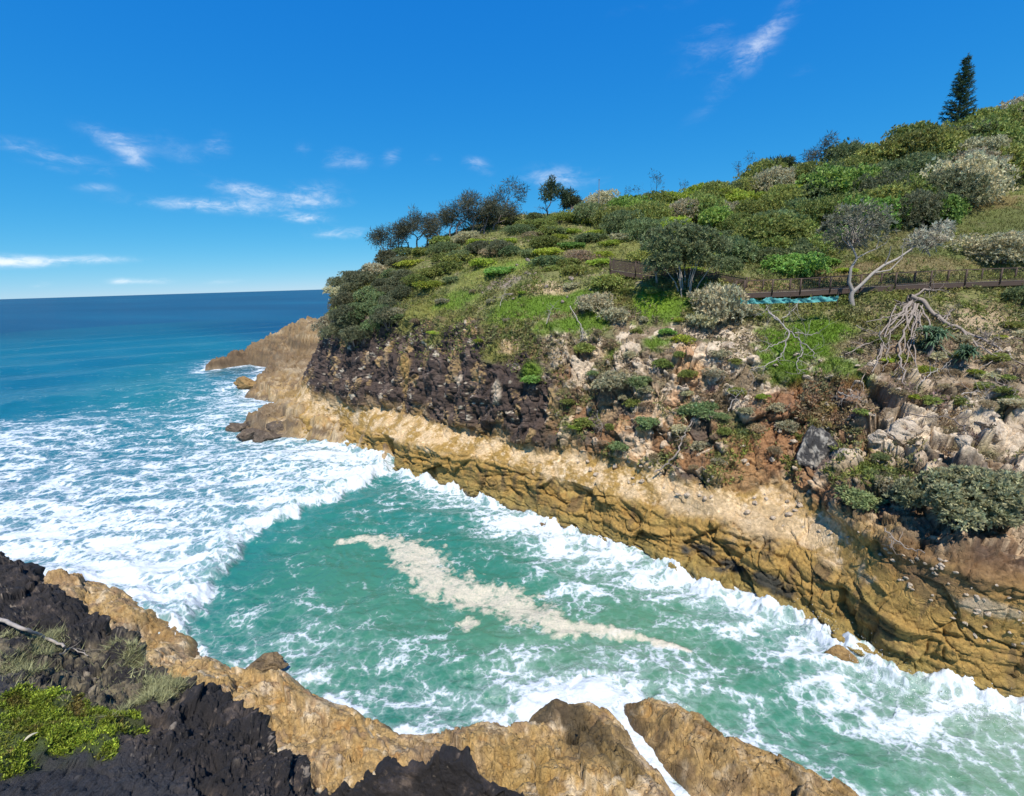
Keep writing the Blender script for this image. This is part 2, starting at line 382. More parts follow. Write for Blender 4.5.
C = lerp(C, (.235, .19, .06), (1-sstep(P1[:, 2]+n2*.5, .9, 1.7))*.6)
zz = P1[:, 2] + n1*.3
C = lerp(C, (.06, .042, .024), (1-sstep(zz, .25, .7))*.85)                 # wet band
wet = (1-sstep(zz, .1, 1.3))*.9
# cliffs
soil = np.tile(np.array([[.23, .125, .06]], np.float32), (len(P0), 1))
soil = lerp(soil, (.35, .185, .08), sstep(n1, .0, .4)*.8)
soil = lerp(soil, (.13, .08, .048), sstep(n2+n1*.3, .05, .4)*.7)
soil = lerp(soil, (.50, .31, .16), sstep(r4+n2*.25, .66, .76)*.9)
soil = lerp(soil, (.62, .47, .31), sstep(r4+n2*.25, .82, .9)*.9)
soil = lerp(soil, (.085, .068, .058), (1-sstep(r4+n2*.25, .12, .24))*.8)
soil = lerp(soil, (.60, .46, .32), stones*sstep(n1+.4, .0, .5)*.85)
soil = lerp(soil, (.15, .145, .055), sstep(fbm(P0, .33, 4, off=120)+n2*.35, -.02, .28)*.7)
soil = lerp(soil, (.10, .085, .07), sstep(fbm(P0, .8, 4, off=140)+n3*.3, .12, .3)*.6)
soil = lerp(soil, (.62, .50, .36), pale_r*sstep(r4+n2*.4, .52, .70)*.9*(1-sstep(vv, 4.9, 5.4)))
dark = np.tile(np.array([[.075, .052, .042]], np.float32), (len(P0), 1))
dark = lerp(dark, (.025, .02, .02), sstep(fl+n2*.4, -.05, -.5)*.0 + sstep(n2, .05, .35)*.8)
dark = lerp(dark, (.17, .125, .10), sstep(n1+n3*.5, .12, .5)*.8)
dark = lerp(dark, (.38, .25, .11), sstep(r3+n3*.25, .86, .93)*.8)
dark = lerp(dark, (.5, .43, .33), sstep(r5+n3*.2, .93, .97)*.9)
lowr = (1-sstep(Sg+wob*.4, 2.3, 2.9))*(1-sstep(vv, 3.3, 3.8))
soil = lerp(soil, (.11, .066, .042), lowr*.6); soil = lerp(soil, (.48, .35, .22), lowr*sstep(fbm(P0, 1.5, 4, off=330)+n3*.3, .12, .3)*.85); soil = lerp(soil, (.06, .05, .045), lowr*sstep(fbm(P0, 1.1, 4, off=340), .12, .3)*.7)
cl = dark*darkside[:, None] + soil*soilside[:, None]
C = C*(1-is_cliff[:, None]) + cl*is_cliff[:, None]
# upper ground: dry litter, grass, bare stony patches
up = np.tile(np.array([[.165, .165, .055]], np.float32), (len(P0), 1))
up = lerp(up, (.12, .15, .035), sstep(n1+n2*.3, -.05, .3)*.9)
up = lerp(up, (.27, .20, .115), sstep(n1*.6-n2*.8, .12, .4)*.75)
up = lerp(up, (.33, .26, .19), stones*sstep(fbm(P0, .3, 3, off=50), .1, .3)*.8)
# debris slope between the cliff top and the boardwalk on the right: litter, soil, pale stones
debris = soilside*sstep(vv, 3.7, 4.3)*(1-sstep(vv, 5.3, 5.75))
dc = np.tile(np.array([[.21, .155, .095]], np.float32), (len(P0), 1)); dc = lerp(dc, (.30, .225, .15), sstep(n2+n1*.4, .0, .35)*.8); dc = lerp(dc, (.12, .085, .055), sstep(n1-n2*.5, .1, .4)*.7)
dc = lerp(dc, (.13, .14, .05), sstep(fbm(P0, .4, 4, off=120)+n2*.3, .05, .3)*.7); dc = lerp(dc, (.60, .49, .36), stones*.9)
dc = lerp(dc, (.58, .46, .33), sstep(r4+n2*.35, .74, .84)*.85)
C = C*(1-is_up[:, None]) + up*is_up[:, None]
C = C*(1-debris[:, None]) + dc*debris[:, None]

HX, HY, HW = project(HEAD)
def hit(px, py, tol=3.0):
    m = np.where((np.abs(HX-px) < tol) & (np.abs(HY-py) < tol) & (HW > 3))[0]
    if len(m) == 0: return None
    return HEAD[m[np.argmin(HW[m])]]
GRASSW = np.zeros(len(P0), np.float32)
def patch(px, py, rad, col, k=1.0, stretch=(1, 1, 1), grass=0.0, edge=.35):
    """a patch of other ground centred where (px,py) is sighted, radius in metres"""
    global C, GRASSW
    c = hit(px, py)
    if c is None: return
    d = np.linalg.norm((HEAD-c)/np.asarray(stretch), axis=1)/rad
    w = 1-sstep(d + n1*.55 + n2*.45 + n3*.15, 1-edge, 1+edge)
    C = lerp(C, col, (w*k).astype(np.float32))
    if grass: GRASSW = np.maximum(GRASSW, w*grass)
GREEN, LIME, YGRASS = (.115, .20, .018), (.17, .27, .02), (.20, .205, .05)
SAND, RED, PALE = (.50, .37, .23), (.26, .115, .045), (.64, .52, .38)
for q in [ # grassy ledges
    (520, 306, 2.6, GREEN, .9, (1.6, 1, .7), 1), (560, 300, 2.2, GREEN, .95, (1.5, 1, .7), 1), (583, 318, 2.2, GREEN, .9, (1, 1, 1), 1), (555, 322, 1.8, GREEN, .9, (1.5, 1, .6), 1),
    (430, 305, 2.4, YGRASS, .9, (1.8, 1, .6), 1), (455, 297, 2.2, GREEN, .8, (1.5, 1, .6), 1), (405, 325, 1.6, YGRASS, .7, (1, 1, 1), .6), (430, 335, 1.5, YGRASS, .7, (1, 1, 1), .6),
    (500, 265, 3.0, LIME, .55, (1.8, 1, 1), 1), (540, 248, 3.5, YGRASS, .8, (1.8, 1, 1), .6), (480, 275, 2.6, YGRASS, .8, (1.5, 1, 1), .6), (620, 250, 4, YGRASS, .6, (2, 1, 1), .8),
    (492, 352, 1.5, YGRASS, .8, (1.5, 1, .7), .7), (530, 372, 1.1, GREEN, .9, (1, 1, 1), 1), (660, 305, 2.2, GREEN, .9, (1.3, 1, .8), 1), (650, 300, 1.8, LIME, .7, (1, 1, 1), 1),
    (795, 345, 2.6, GREEN, 1, (1.3, 1, 1.1), 1), (820, 330, 2.0, GREEN, 1, (1.2, 1, 1), 1), (785, 365, 1.5, GREEN, .9, (1, 1, 1), 1), (835, 365, 1.5, GREEN, .8, (1.3, 1, .7), .8), (860, 380, 1.0, GREEN, .8, (1, 1, 1), .8),
    (610, 350, .9, GREEN, .8, (1, 1, 1), .8), (655, 340, 1.0, GREEN, .9, (1, 1, 1), 1), (760, 300, 1.4, GREEN, .6, (1, 1, 1), .5),
    (980, 215, 5, (.10, .115, .03), .8, (1.5, 1, 1), 1), (900, 240, 4, (.13, .12, .045), .8, (1.5, 1, 1), .8), (860, 270, 3, (.15, .12, .055), .8, (1.8, 1, .6), .6), (950, 255, 3.5, (.10, .12, .03), .8, (1.6, 1, .6), 1), (975, 200, 3, (.17, .11, .045), .6, (1.6, 1, .6), .6)]:
    patch(*q)
for q in [ # bare earth, pale rock, stained rock
    (815, 400, 1.7, RED, .9, (1.5, 1, 1)), (780, 420, 1.8, (.19, .10, .055), .9, (1, 1, 1)), (840, 390, 1.4, (.24, .13, .07), .8, (1.2, 1, 1)), (755, 455, 1.6, (.21, .115, .05), .85, (1, 1, 1.1)), (765, 470, 1.0, (.15, .075, .035), .8, (1, 1, 1)),
    (690, 350, 1.2, (.46, .28, .15), .9, (.7, 1, 1.4)), (672, 400, .8, (.44, .26, .14), .9, (1, 1, 1)), (725, 345, 1.3, PALE, .8, (1.2, 1, .6)), (600, 350, .8, SAND, .7, (1, 1, 1)), (540, 285, 1.3, SAND, .8, (2.2, 1, .6)), (500, 280, 1.6, (.27, .21, .18), .85, (1.6, 1, 1)), (560, 288, 1, SAND, .7, (2, 1, .5)),
    (512, 345, .9, SAND, .8, (1.2, 1, 1)), (403, 372, 1.3, (.36, .23, .085), .95, (.5, 1, 1.9)), (385, 352, .8, (.33, .23, .13), .8, (.4, 1, 2)), (423, 357, .7, (.3, .2, .1), .8, (.4, 1, 1.8)), (495, 390, .7, PALE, .7, (.7, 1, 1.6)), (456, 382, .6, PALE, .7, (1, 1, 1)), (365, 355, .6, SAND, .6, (.5, 1, 1.6)),
    (605, 410, 1.0, (.38, .26, .14), .7, (1, 1, 1.3)), (690, 365, 1.6, (.50, .31, .16), .85, (.8, 1, 1.4)), (715, 350, 1.5, PALE, .8, (1.3, 1, .7)), (650, 400, 1.1, (.46, .32, .2), .8, (.8, 1, 1.3)), (600, 385, 1.2, (.20, .12, .07), .8, (1, 1, 1.3)), (770, 440, 1.8, (.30, .155, .07), .85, (1.2, 1, 1.2)), (735, 470, 1.3, (.34, .2, .09), .8, (1.2, 1, .9)), (850, 420, 1.3, (.3, .17, .09), .8, (1, 1, 1.2)), (790, 400, 1.5, (.27, .14, .07), .8, (1.4, 1, 1)), (570, 395, 1.0, (.13, .075, .045), .8, (1, 1, 1)), (560, 375, 1.0, (.19, .10, .05), .8, (1, 1, 1)), (620, 445, .9, (.4, .3, .2), .7, (1, 1, 1)),
    (905, 430, 1.4, PALE, .95, (1.2, 1, 1)), (880, 440, .9, PALE, .9, (.7, 1, 1.3)), (1000, 430, 1.5, PALE, .85, (1.2, 1, .9)), (960, 405, 1, PALE, .6, (1, 1, 1)), (745, 335, .9, PALE, .8, (1, 1, .6)), (990, 350, 1.3, SAND, .6, (2, 1, .5)), (940, 320, 2.2, (.25, .185, .12), .85, (2, 1, .6)), (880, 345, 2.0, (.22, .165, .10), .8, (1.6, 1, .8)), (930, 350, 2.2, (.22, .155, .095), .8, (1.6, 1, .8)), (985, 375, 2.2, (.27, .20, .13), .7, (1.6, 1, .8)), (1010, 310, 2, (.22, .16, .09), .8, (1.6, 1, .7)), (900, 385, 1.6, (.24, .16, .10), .8, (1.6, 1, .7)), (760, 283, 1.6, (.21, .13, .07), .8, (2, 1, .6)), (830, 275, 1.8, (.19, .14, .07), .7, (2, 1, .6)), (915, 262, 2.5, (.20, .15, .07), .7, (2.2, 1, .6)), (870, 310, 1.6, (.22, .17, .10), .7, (2, 1, .6)), (980, 320, 1.6, SAND, .5, (2, 1, .6)),
    (820, 455, 1.0, (.12, .10, .09), .7, (.8, 1, 1.3)), (838, 445, .7, (.33, .31, .28), .8, (.5, 1, 1.2)), (812, 440, .5, (.34, .32, .28), .6, (.6, 1, 1)),
    (965, 465, 1.0, (.045, .035, .03), .8, (1.5, 1, .8)), (970, 560, 1.5, (.12, .07, .04), .45, (1.6, 1, .8)), (1010, 585, 1.5, (.15, .08, .04), .4, (1.6, 1, .8)), (900, 560, 1.3, (.15, .085, .04), .7, (1.2, 1, .8)), (940, 590, 1.3, (.12, .08, .055), .5, (1.3, 1, .7)), (985, 610, .9, PALE, .5, (1.5, 1, .5)),
    (700, 552, .8, (.045, .045, .04), .95, (1.6, 1, .5)), (730, 565, .7, (.045, .045, .04), .95, (1.8, 1, .5)), (765, 580, .8, (.04, .042, .036), .95, (1.6, 1, .5)), (780, 592, .6, (.04, .042, .036), .9, (1.3, 1, .5)),
    (690, 500, 1.5, (.5, .385, .25), .6, (2, 1, .5)), (760, 520, 1.6, (.5, .37, .22), .7, (1.6, 1, .7)), (815, 530, 1.0, (.60, .44, .25), .7, (1.4, 1, .7))]:
    patch(*q)
GRASSW = np.maximum(GRASSW, is_up*sstep(n1+n2*.3, .0, .35)*.35*(1-debris))*(1-is_shelf)
C = np.clip(C*(1+.35*n3[:, None]), .01, .9)
me = mesh_np('headland', HEAD, grid_faces(NR, NC), [M_HEAD], {'Col': C, 'Wet': wet})
tag(link('headland', me), kind='structure')

# ------------------------------------------------------------------ low rock shelves: height fields from their shore lines
def poly_sd(X, Y, poly):
    """signed distance to a closed polygon, positive inside"""
    p = np.asarray(poly, np.float32); d = np.full(X.shape, 1e9, np.float32); inside = np.zeros(X.shape, bool)
    for a, b in zip(p, np.roll(p, -1, 0)):
        e = b-a; t = np.clip(((X-a[0])*e[0]+(Y-a[1])*e[1])/max(e@e, 1e-9), 0, 1)
        d = np.minimum(d, np.hypot(X-a[0]-t*e[0], Y-a[1]-t*e[1]))
        c = ((a[1] > Y) != (b[1] > Y)) & (X < (b[0]-a[0])*(Y-a[1])/((b[1]-a[1]) if abs(b[1]-a[1]) > 1e-9 else 1e-9)+a[0])
        inside ^= c
    return np.where(inside, d, -d)
def ochre_colours(P, wet_h=.8):
    a = fbm(P, .5, 4, off=70); b = fbm(P, 1.6, 4, off=80); c = fbm(P, 6, 3, off=90)
    K = np.tile(np.array([[.40, .268, .112]], np.float32), (len(P), 1))
    K = lerp(K, (.58, .45, .285), sstep(a+b*.5, .0, .45)*.9)
    K = lerp(K, (.26, .13, .04), sstep(b+a*.4, .12, .5)*.75)
    K = lerp(K, (.36, .19, .055), sstep(b-a*.5, .15, .5)*.55)
    z = P[:, 2]+a*.5+b*.2
    K = lerp(K, (.10, .062, .03), (1-sstep(z, .2, wet_h))*.85)
    K = lerp(K, (.27, .18, .105), sstep(fbm(P, .9, 4, off=150), .04, .25)*.75); K = lerp(K, (.64, .53, .37), sstep(fbm(P, 1.1, 4, off=170), .12, .35)*.7); K = lerp(K, (.16, .115, .07), sstep(fbm(P, 2.2, 4, off=160)+a*.3, .2, .36)*.7)
    return np.clip(K*(1+.4*c[:, None]), .01, .9), (1-sstep(z, .15, wet_h*1.3))*.9
def shelf_mesh(name, x0, x1, y0, y1, step, hfun, mat_, extra=None, amp=1.0, zf=.22, fs=1.0):
    xs = np.arange(x0, x1+step, step); ys = np.arange(y0, y1+step, step)
    X, Y = np.meshgrid(xs, ys); X = X.astype(np.float32); Y = Y.astype(np.float32)
    wx = perlin(np.stack([X.ravel()*.45, Y.ravel()*.45, X.ravel()*0+3.3], 1)).reshape(X.shape)
    wy = perlin(np.stack([X.ravel()*1.3, Y.ravel()*1.3, X.ravel()*0+7.3], 1)).reshape(X.shape)
    Zh, sd = hfun(X, Y, wx*.7+wy*.3)
    P = np.stack([X.ravel(), Y.ravel(), Zh.ravel()], 1)
    w3 = np.stack([fbm(P, .4, 3, off=3), fbm(P, .4, 3, off=9), fbm(P, .4, 3, off=21)], 1)
    ang = math.radians(35); R = np.array([[math.cos(ang), -math.sin(ang), 0], [math.sin(ang), math.cos(ang), 0], [0, 0, 1]])
    pl = P*np.array([1, 1, zf])*fs; Q = (pl + w3*.18)@R
    b1, k1, _ = facets(Q*np.array([1.2, .5, 1]), .36, .8); b2, k2, _ = facets(Q*np.array([.7, 1.3, 1])+4, .85, .6)
    sm = sstep(fbm(pl, .35, 2, off=55), -.25, .25)
    b4, k4, _ = facets(Q*np.array([1.0, .6, 1])+9, 2.0, .6)
    dz = (b1*.60 + b2*.46 + b4*.20 + (k2-1)*.16*sm + (k4-1)*.06 + fbm(pl, .4, 3)*.5 + billow(pl, 1.3, 5, .6)*.09 + fbm(pl, 3.2, 5, .65)*.13 + fbm(pl, .9, 3, ridge=True)*.14 - cracks(Q, .55, .045)*.30 - cracks(Q*np.array([1, .5, 1]), 1.2, .05, 5.)*.22*sm - cracks(Q, 2.6, .055, 8.)*.15 - cracks(Q*np.array([.6, 1, 1]), 4.6, .06, 18.)*.06
          + np.abs(perlin(np.stack([P[:, 0]*.2, P[:, 1]*.2, P[:, 2]*2.2], 1)))*.25)
    dz = dz + .16*np.sin(P[:, 2]*4.6+w3[:, 0]*5+b1*3)*sstep(P[:, 2], .3, .9)
    P[:, 2] += dz*amp*np.clip(sstep(sd.ravel(), -.8, 2.2), .16, 1)
    K, W = ochre_colours(P)
    if extra: K, W = extra(P, K, W)
    F_ = grid_faces(*X.shape)
    keep = (P[F_, 2].max(1) > -2.2)
    F_ = F_[keep]; used = np.unique(F_); remap = np.full(len(P), -1, np.int32); remap[used] = np.arange(len(used))
    me = mesh_np(name, P[used], remap[F_], [mat_], {'Col': K[used], 'Wet': W[used]})
    return me, P

near_poly = [atz(*q)[:2] for q in [(-160, 520, .6), (-40, 548, .8), (28, 561, 1.0), (60, 568, 1.2), (100, 577, 1.2), (130, 588, 1.2), (160, 600, 1.2), (180, 615, 1.0), (196, 640, .6),
    (205, 652, .6), (240, 660, .9), (268, 663, 1.0), (290, 668, .9), (320, 690, .7), (350, 702, .7), (380, 716, .7), (415, 722, .8), (450, 726, .7), (490, 722, .7), (522, 724, .7), (534, 705, 1.0), (545, 695, 1.1), (570, 697, 1.0), (592, 702, .5),
    (610, 714, .2), (632, 738, .2), (655, 766, .2), (678, 794, .2), (725, 860, .2)]] + [(7.5, 5.0), (-5, 3.0), (-40, 10)]
def near_h(X, Y, w):
    sd = poly_sd(X, Y, near_poly) + w*.55
    h = np.where(sd > 0, 1.25*(1-np.exp(-sd/.45)) + .34*sd, 2.2*sd)
    h = np.minimum(h, 4.6+.12*sd) - .2
    # the boulder-like fin beside the surge channel, the undercut between the two shelf lobes
    for (px, py, z, r, a) in [(556, 700, 1.2, .9, .45), (585, 720, 1.2, 1.0, .25), (275, 664, 1.0, 1.0, .5), (90, 585, 2, 2.5, .8), (185, 632, 1, 2, .5)]:
        c = atz(px, py, z); h = h + a*np.exp(-((X-c[0])**2+(Y-c[1])**2)/r**2)*(sd > -.3)
    for (px, py, z, r, a) in [(150, 632, 1.5, 1.5, 1.3), (200, 652, .5, .9, .9), (575, 735, 1.0, .8, .9)]:
        c = atz(px, py, z); h = h - a*np.exp(-((X-c[0])**2+(Y-c[1])**2)/r**2)
    return h, sd
def near_extra(P, K, W):
    for (px, py, z, r, s, col, k) in [(590, 735, 1.5, 1.1, 1, (.035, .028, .02), .9), (575, 715, 1.5, .8, 1, (.05, .04, .025), .9), (550, 700, 1.3, 1.2, 1, (.07, .05, .028), .85), (600, 745, 1.5, 1.7, 1, (.10, .07, .03), .75), (625, 775, 1.5, 1.2, 1, (.16, .11, .04), .7), (535, 715, 1, .9, 1, (.10, .075, .04), .7),
          (268, 662, 1, 1.1, 1, (.07, .05, .03), .7), (430, 750, 2, 1.2, 1, (.24, .17, .11), .7), (390, 720, 1, .5, 1, (.05, .045, .04), .6), (170, 625, 1.2, 1.6, 1, (.25, .15, .05), .6), (520, 760, 2.5, 2.2, 1, (.30, .19, .05), .5), (60, 580, 1.5, 4, 1, (.30, .185, .075), .6)]:
        c = atz(px, py, z); d = np.hypot(P[:, 0]-c[0], P[:, 1]-c[1])/r
        K = lerp(K, col, ((1-sstep(d+fbm(P, 1.1, 3, off=44)*.6, .5, 1.2))*k).astype(np.float32))
    return K, W
me, NEAR = shelf_mesh('rock_shelf', -40, 9.5, 7.0, 37, .055, near_h, M_SHELF, near_extra)
tag(link('rock_shelf', me), kind='structure')

east_poly = [atz(*q)[:2] for q in [(617, 704, .4), (644, 690, .8), (676, 694, .7), (712, 718, .6), (744, 734, .7), (780, 750, .6), (822, 778, .6), (856, 796, .5), (920, 845, .4)]] + [(16, 6), (8.4, 5.5)] + [atz(*q)[:2] for q in [(694, 812, .2), (664, 777, .2), (643, 750, .2), (624, 724, .2)]]
def east_h(X, Y, w):
    sd = poly_sd(X, Y, east_poly) + w*.3
    h = np.where(sd > 0, 1.1*(1-np.exp(-sd/.4)) + .30*sd, 2.2*sd) - .15
    return np.minimum(h, 3.4), sd
me, EASTP = shelf_mesh('rock_outcrop', 3.0, 16, 6, 22, .05, east_h, M_SHELF,
    lambda P, K, W: (lerp(K, (.26, .16, .05), np.full(len(K), .35, np.float32))*(1-.55*sstep(fbm(P, .8, 4, off=61), .0, .3))[:, None], W), 1.25)
tag(link('rock_outcrop', me), 'low ochre rock outcrop right of the white surge channel', 'rock')

spur_poly = [atz(*q)[:2] for q in [(203, 371, 0), (222, 368, 0), (250, 364, 0), (268, 366, 0), (262, 378, 0), (250, 388, 0), (247, 396, 0), (262, 400, 0), (272, 408, 0), (262, 416, .3), (246, 424, .2), (238, 430, .2), (250, 437, 0), (275, 441, 0), (300, 443, 0), (345, 454, 0), (385, 470, 0)]] + [(-8, 62), (-18, 78), (-28, 105), (-40, 168), (-66, 168), (-84, 150), (-86, 138)]
def spur_h(X, Y, w):
    sd = poly_sd(X, Y, spur_poly) + w*1.0
    h = np.where(sd > 0, 1.5*(1-np.exp(-sd/.8)) + .27*sd + .42*sd*sstep(Y, 108, 122), 1.8*sd)
    far = sstep(Y, 100, 120)
    cap = (6.2 + .16*sd)*(1-far) + np.clip(np.minimum(13.0-.12*np.abs(X+38), 9.8+.5*(X+65)), .6, 20)*far
    return np.minimum(h*(1+.35*far), cap) - .2, sd
def spur_extra(P, K, W):
    K = lerp(K, (.20, .135, .07), (sstep(P[:, 1], 85, 100)*.8).astype(np.float32))
    sv = perlin(np.stack([P[:, 0]*.05, P[:, 1]*.05, P[:, 2]*1.1+P[:, 0]*.08], 1)); K = lerp(K, (.11, .075, .045), (sstep(sv+fbm(P, .35, 4, off=9)*.7, .1, .4)*.75).astype(np.float32)); K = lerp(K, (.44, .34, .21), (sstep(-sv+fbm(P, .3, 4, off=19)*.7, .2, .5)*.6).astype(np.float32))
    K = lerp(K, (.13, .085, .05), ((sstep(P[:, 1], 95, 110)*(1-sstep(P[:, 2], 4, 8)))*.5).astype(np.float32))
    for (px, py, z, r, col, k) in [(262, 425, .6, 4.5, (.10, .075, .055), .7), (280, 435, .6, 3, (.12, .09, .06), .6), (330, 395, 5, 5, (.42, .31, .18), .6), (300, 365, 8, 8, (.40, .29, .17), .6), (312, 330, 12, 6, (.38, .30, .20), .6), (285, 395, 3, 5, (.23, .15, .05), .7)]:
        c = atz(px, py, z); d = np.hypot(P[:, 0]-c[0], P[:, 1]-c[1])/r
        K = lerp(K, col, ((1-sstep(d+fbm(P, .6, 3, off=44)*.6, .5, 1.2))*k).astype(np.float32))
    return K, W
me, SPUR = shelf_mesh('rock_point', -96, -6, 50, 170, .21, spur_h, M_SHELF, spur_extra, 1.9, .8, .55)
tag(link('rock_point', me), kind='structure')

# ------------------------------------------------------------------ the dark cliff top the photographer stands on
E_ = [ # foot of the drop, half way down, edge, inside, nearer, beside the photographer
 [(-14, 11.5, 3), (-14.2, 10.6, 9), at(-150, 500, 10), at(-120, 600, 7.4), at(-100, 720, 5), (-9, 2.2, 15.8)],
 [(-10.6, 11, 3), (-10.7, 9.7, 9), at(0, 550, 9), at(0, 620, 7), at(0, 705, 5), (-6.6, 2, 15.9)],
 [(-8.2, 9.9, 3), (-8.3, 8.7, 9), at(70, 588, 8), at(50, 660, 6.2), at(40, 740, 4.6), (-5.2, 1.9, 16)],
 [(-6.4, 8.6, 3), (-6.5, 7.6, 9), at(130, 635, 7), at(110, 700, 5.6), at(85, 758, 4.5), (-4.6, 1.8, 16.1)],
 [(-5.5, 8.0, 3), (-5.6, 7.1, 9), at(165, 662, 6.5), at(150, 720, 5.3), at(120, 772, 4.3), (-4.0, 1.7, 16.2)],
 [(-4.3, 7.4, 3), (-4.4, 6.5, 9), at(222, 698, 6), at(195, 745, 5), at(160, 790, 4.1), (-3.2, 1.6, 16.3)],
 [(-3.3, 6.7, 3), (-3.4, 5.9, 9), at(278, 740, 5.4), at(245, 778, 4.6), at(215, 812, 3.9), (-2.4, 1.5, 16.4)],
 [(-2.8, 6.2, 3), (-2.8, 5.5, 9), at(304, 770, 5), at(285, 800, 4.4), at(270, 830, 3.8), (-1.7, 1.4, 16.5)],
 [(-2.5, 5.8, 3), (-2.5, 5.1, 9), at(318, 792, 4.7), at(320, 815, 4.3), at(320, 845, 3.7), (-1.2, 1.3, 16.6)],
 [(-1.8, 5.7, 3), (-1.8, 5.0, 9), at(372, 776, 4.6), at(372, 812, 4.2), at(375, 845, 3.6), (-.8, 1.3, 16.6)],
 [(-.8, 5.5, 3), (-.8, 4.9, 9), at(450, 764, 4.5), at(450, 805, 4.1), at(450, 845, 3.5), (-.3, 1.2, 16.6)],
 [(.1, 5.2, 3), (.1, 4.6, 9), at(520, 788, 4.2), at(520, 826, 3.9), at(520, 858, 3.4), (.3, 1.2, 16.6)],
 [(.6, 4.9, 3), (.6, 4.3, 9), at(570, 832, 3.9), at(570, 850, 3.6), at(570, 870, 3.2), (.8, 1.2, 16.5)],
 [(1.8, 4.4, 3), (1.8, 3.8, 9), at(700, 870, 3.4), at(700, 900, 3.1), at(700, 940, 2.8), (2, 1, 16.4)],
 [(6, 3.4, 3), (6, 2.8, 9), (6, 2.4, 14), (6, 2, 14.6), (6, 1.4, 15.2), (5, .6, 16.2)],
]
E_ = np.array([[np.asarray(p, float) for p in s] for s in E_])
bk = np.stack([E_[:, 5]*[1, 0, 0] + [0, -1.2, 18.2], E_[:, 5]*[1.3, 0, 0] + [0, -9, 19.2], E_[:, 5]*[2, 0, 0] + [0, -40, 24]], 1)
E_ = np.concatenate([E_, bk], 1)
ecol = [30, 70, 70, 60, 70, 80, 60, 40, 60, 70, 60, 40, 20, 10]; erow = [20, 50, 120, 130, 60, 20, 8, 4]
es = np.concatenate([i+np.arange(n)/n for i, n in enumerate(ecol)] + [[len(ecol)]])
ev = np.concatenate([i+np.arange(n)/n for i, n in enumerate(erow)] + [[len(erow)]])
B = np.swapaxes(catmull(E_, es), 0, 1); bi = np.minimum(np.floor(ev).astype(int), len(erow)-1); bf = (ev-bi)[:, None, None]
BG = B[bi]*(1-bf) + B[bi+1]*bf
for _ in range(14):
    k = np.zeros_like(BG); k[1:-1] = (BG[:-2]+BG[2:]-2*BG[1:-1])*.3; BG = BG+k
NB = grid_normals(BG)
for _ in range(25):
    NB[1:-1] = (NB[:-2]+NB[2:]+2*NB[1:-1])/4; NB[:, 1:-1] = (NB[:, :-2]+NB[:, 2:]+2*NB[:, 1:-1])/4
NB = -(NB/np.linalg.norm(NB, axis=2, keepdims=True)).reshape(-1, 3)
if NB[:, 2].mean() < 0: NB = -NB
PB = BG.reshape(-1, 3); VB = np.broadcast_to(ev[:, None], BG.shape[:2]).ravel(); SB = np.broadcast_to(es[None, :], BG.shape[:2]).ravel()
wb = np.stack([fbm(PB, 1.2, 3, off=3), fbm(PB, 1.2, 3, off=9), fbm(PB, 1.2, 3, off=21)], 1)
q1, k1, rr1 = facets(PB+wb*.35, 1.4, .7); q2, k2, rr2 = facets(PB+wb*.15, 4.2, .7); q3, k3, rr3 = facets(PB+wb*.05, 11, .6)
slab = sstep(SB-(VB-2.6)*1.2+fbm(PB, 1.2, 3)*.5, 5.2, 4.2)*sstep(VB, 3.3, 3.8)     # the smoother grey slab at the lower left
dB = -.06 + q1*.16 + q2*.06 + q3*.025 + (k2-1)*.03 + (k3-1)*.012 + fbm(PB, .7, 3)*.35 + billow(PB+wb*.15, 1.4, 3)*.22 + billow(PB+wb*.1, 4.3, 4, .6)*.085 + billow(PB, 13, 3, .6)*.022
green = (1-sstep(np.hypot((PB[:, 0]-at(35, 722, 4.8)[0])/1.0, (PB[:, 1]-at(35, 722, 4.8)[1])/.75)+fbm(PB, 1.8, 4)*.75, .60, 1.0))
grey = (1-sstep(np.hypot((PB[:, 0]-at(40, 660, 5.8)[0])/1.7, (PB[:, 1]-at(40, 660, 5.8)[1])/1.5)+fbm(PB, 1.3, 4)*.5, .6, 1.1))
PB = PB + NB*(dB*(1-.6*np.maximum(green, slab*.7))*(.3+.7*sstep(VB, .3, 2)))[:, None]
m1 = fbm(PB, 2.5, 4, off=11); m2 = fbm(PB, 11, 4, off=12); m3 = fbm(PB, .8, 3, off=13)
K = np.tile(np.array([[.026, .023, .023]], np.float32), (len(PB), 1))
K = lerp(K, (.072, .058, .052), sstep(m1+m2*.5, -.1, .4)*.9)
K = lerp(K, (.014, .012, .013), sstep(m3+m2*.4, .1, .4)*.7)
K = lerp(K, (.17, .13, .10), sstep(m2+m1*.4, .22, .5)*.8)
K = lerp(K, (.30, .25, .19), sstep(fbm(PB, 26, 3, off=5)+m3*.4, .36, .48)*.8)
K = lerp(K, (.42, .35, .27), sstep(rr3+m2*.25, .93, .96)*sstep(m3, -.1, .2)*.9)
K = lerp(K, (.20, .13, .09), sstep(m3+m2*.5+(1-sstep(np.abs(SB-10), .3, 1.3))*.45, .45, .7)*.8)
K = lerp(K, (.045, .045, .05), slab*.8)
K = lerp(K, (.26, .215, .13), grey*sstep(m1+m2*.6+.1, -.1, .4)*.8)
K = lerp(K, (.075, .10, .02), green*.9)
me = mesh_np('cliff_top', PB, grid_faces(*BG.shape[:2]), [M_BLACK], {'Col': np.clip(K, .006, .9), 'Wet': np.zeros(len(PB))})
tag(link('cliff_top', me), kind='structure')
BX, BY, BW = project(PB)
def hit_near(px, py, tol=3.0):
    m = np.where((np.abs(BX-px) < tol) & (np.abs(BY-py) < tol) & (BW > 1))[0]
    return PB[m[np.argmin(BW[m])]] if len(m) else None
exec_marker = 'TERRAIN_DONE'
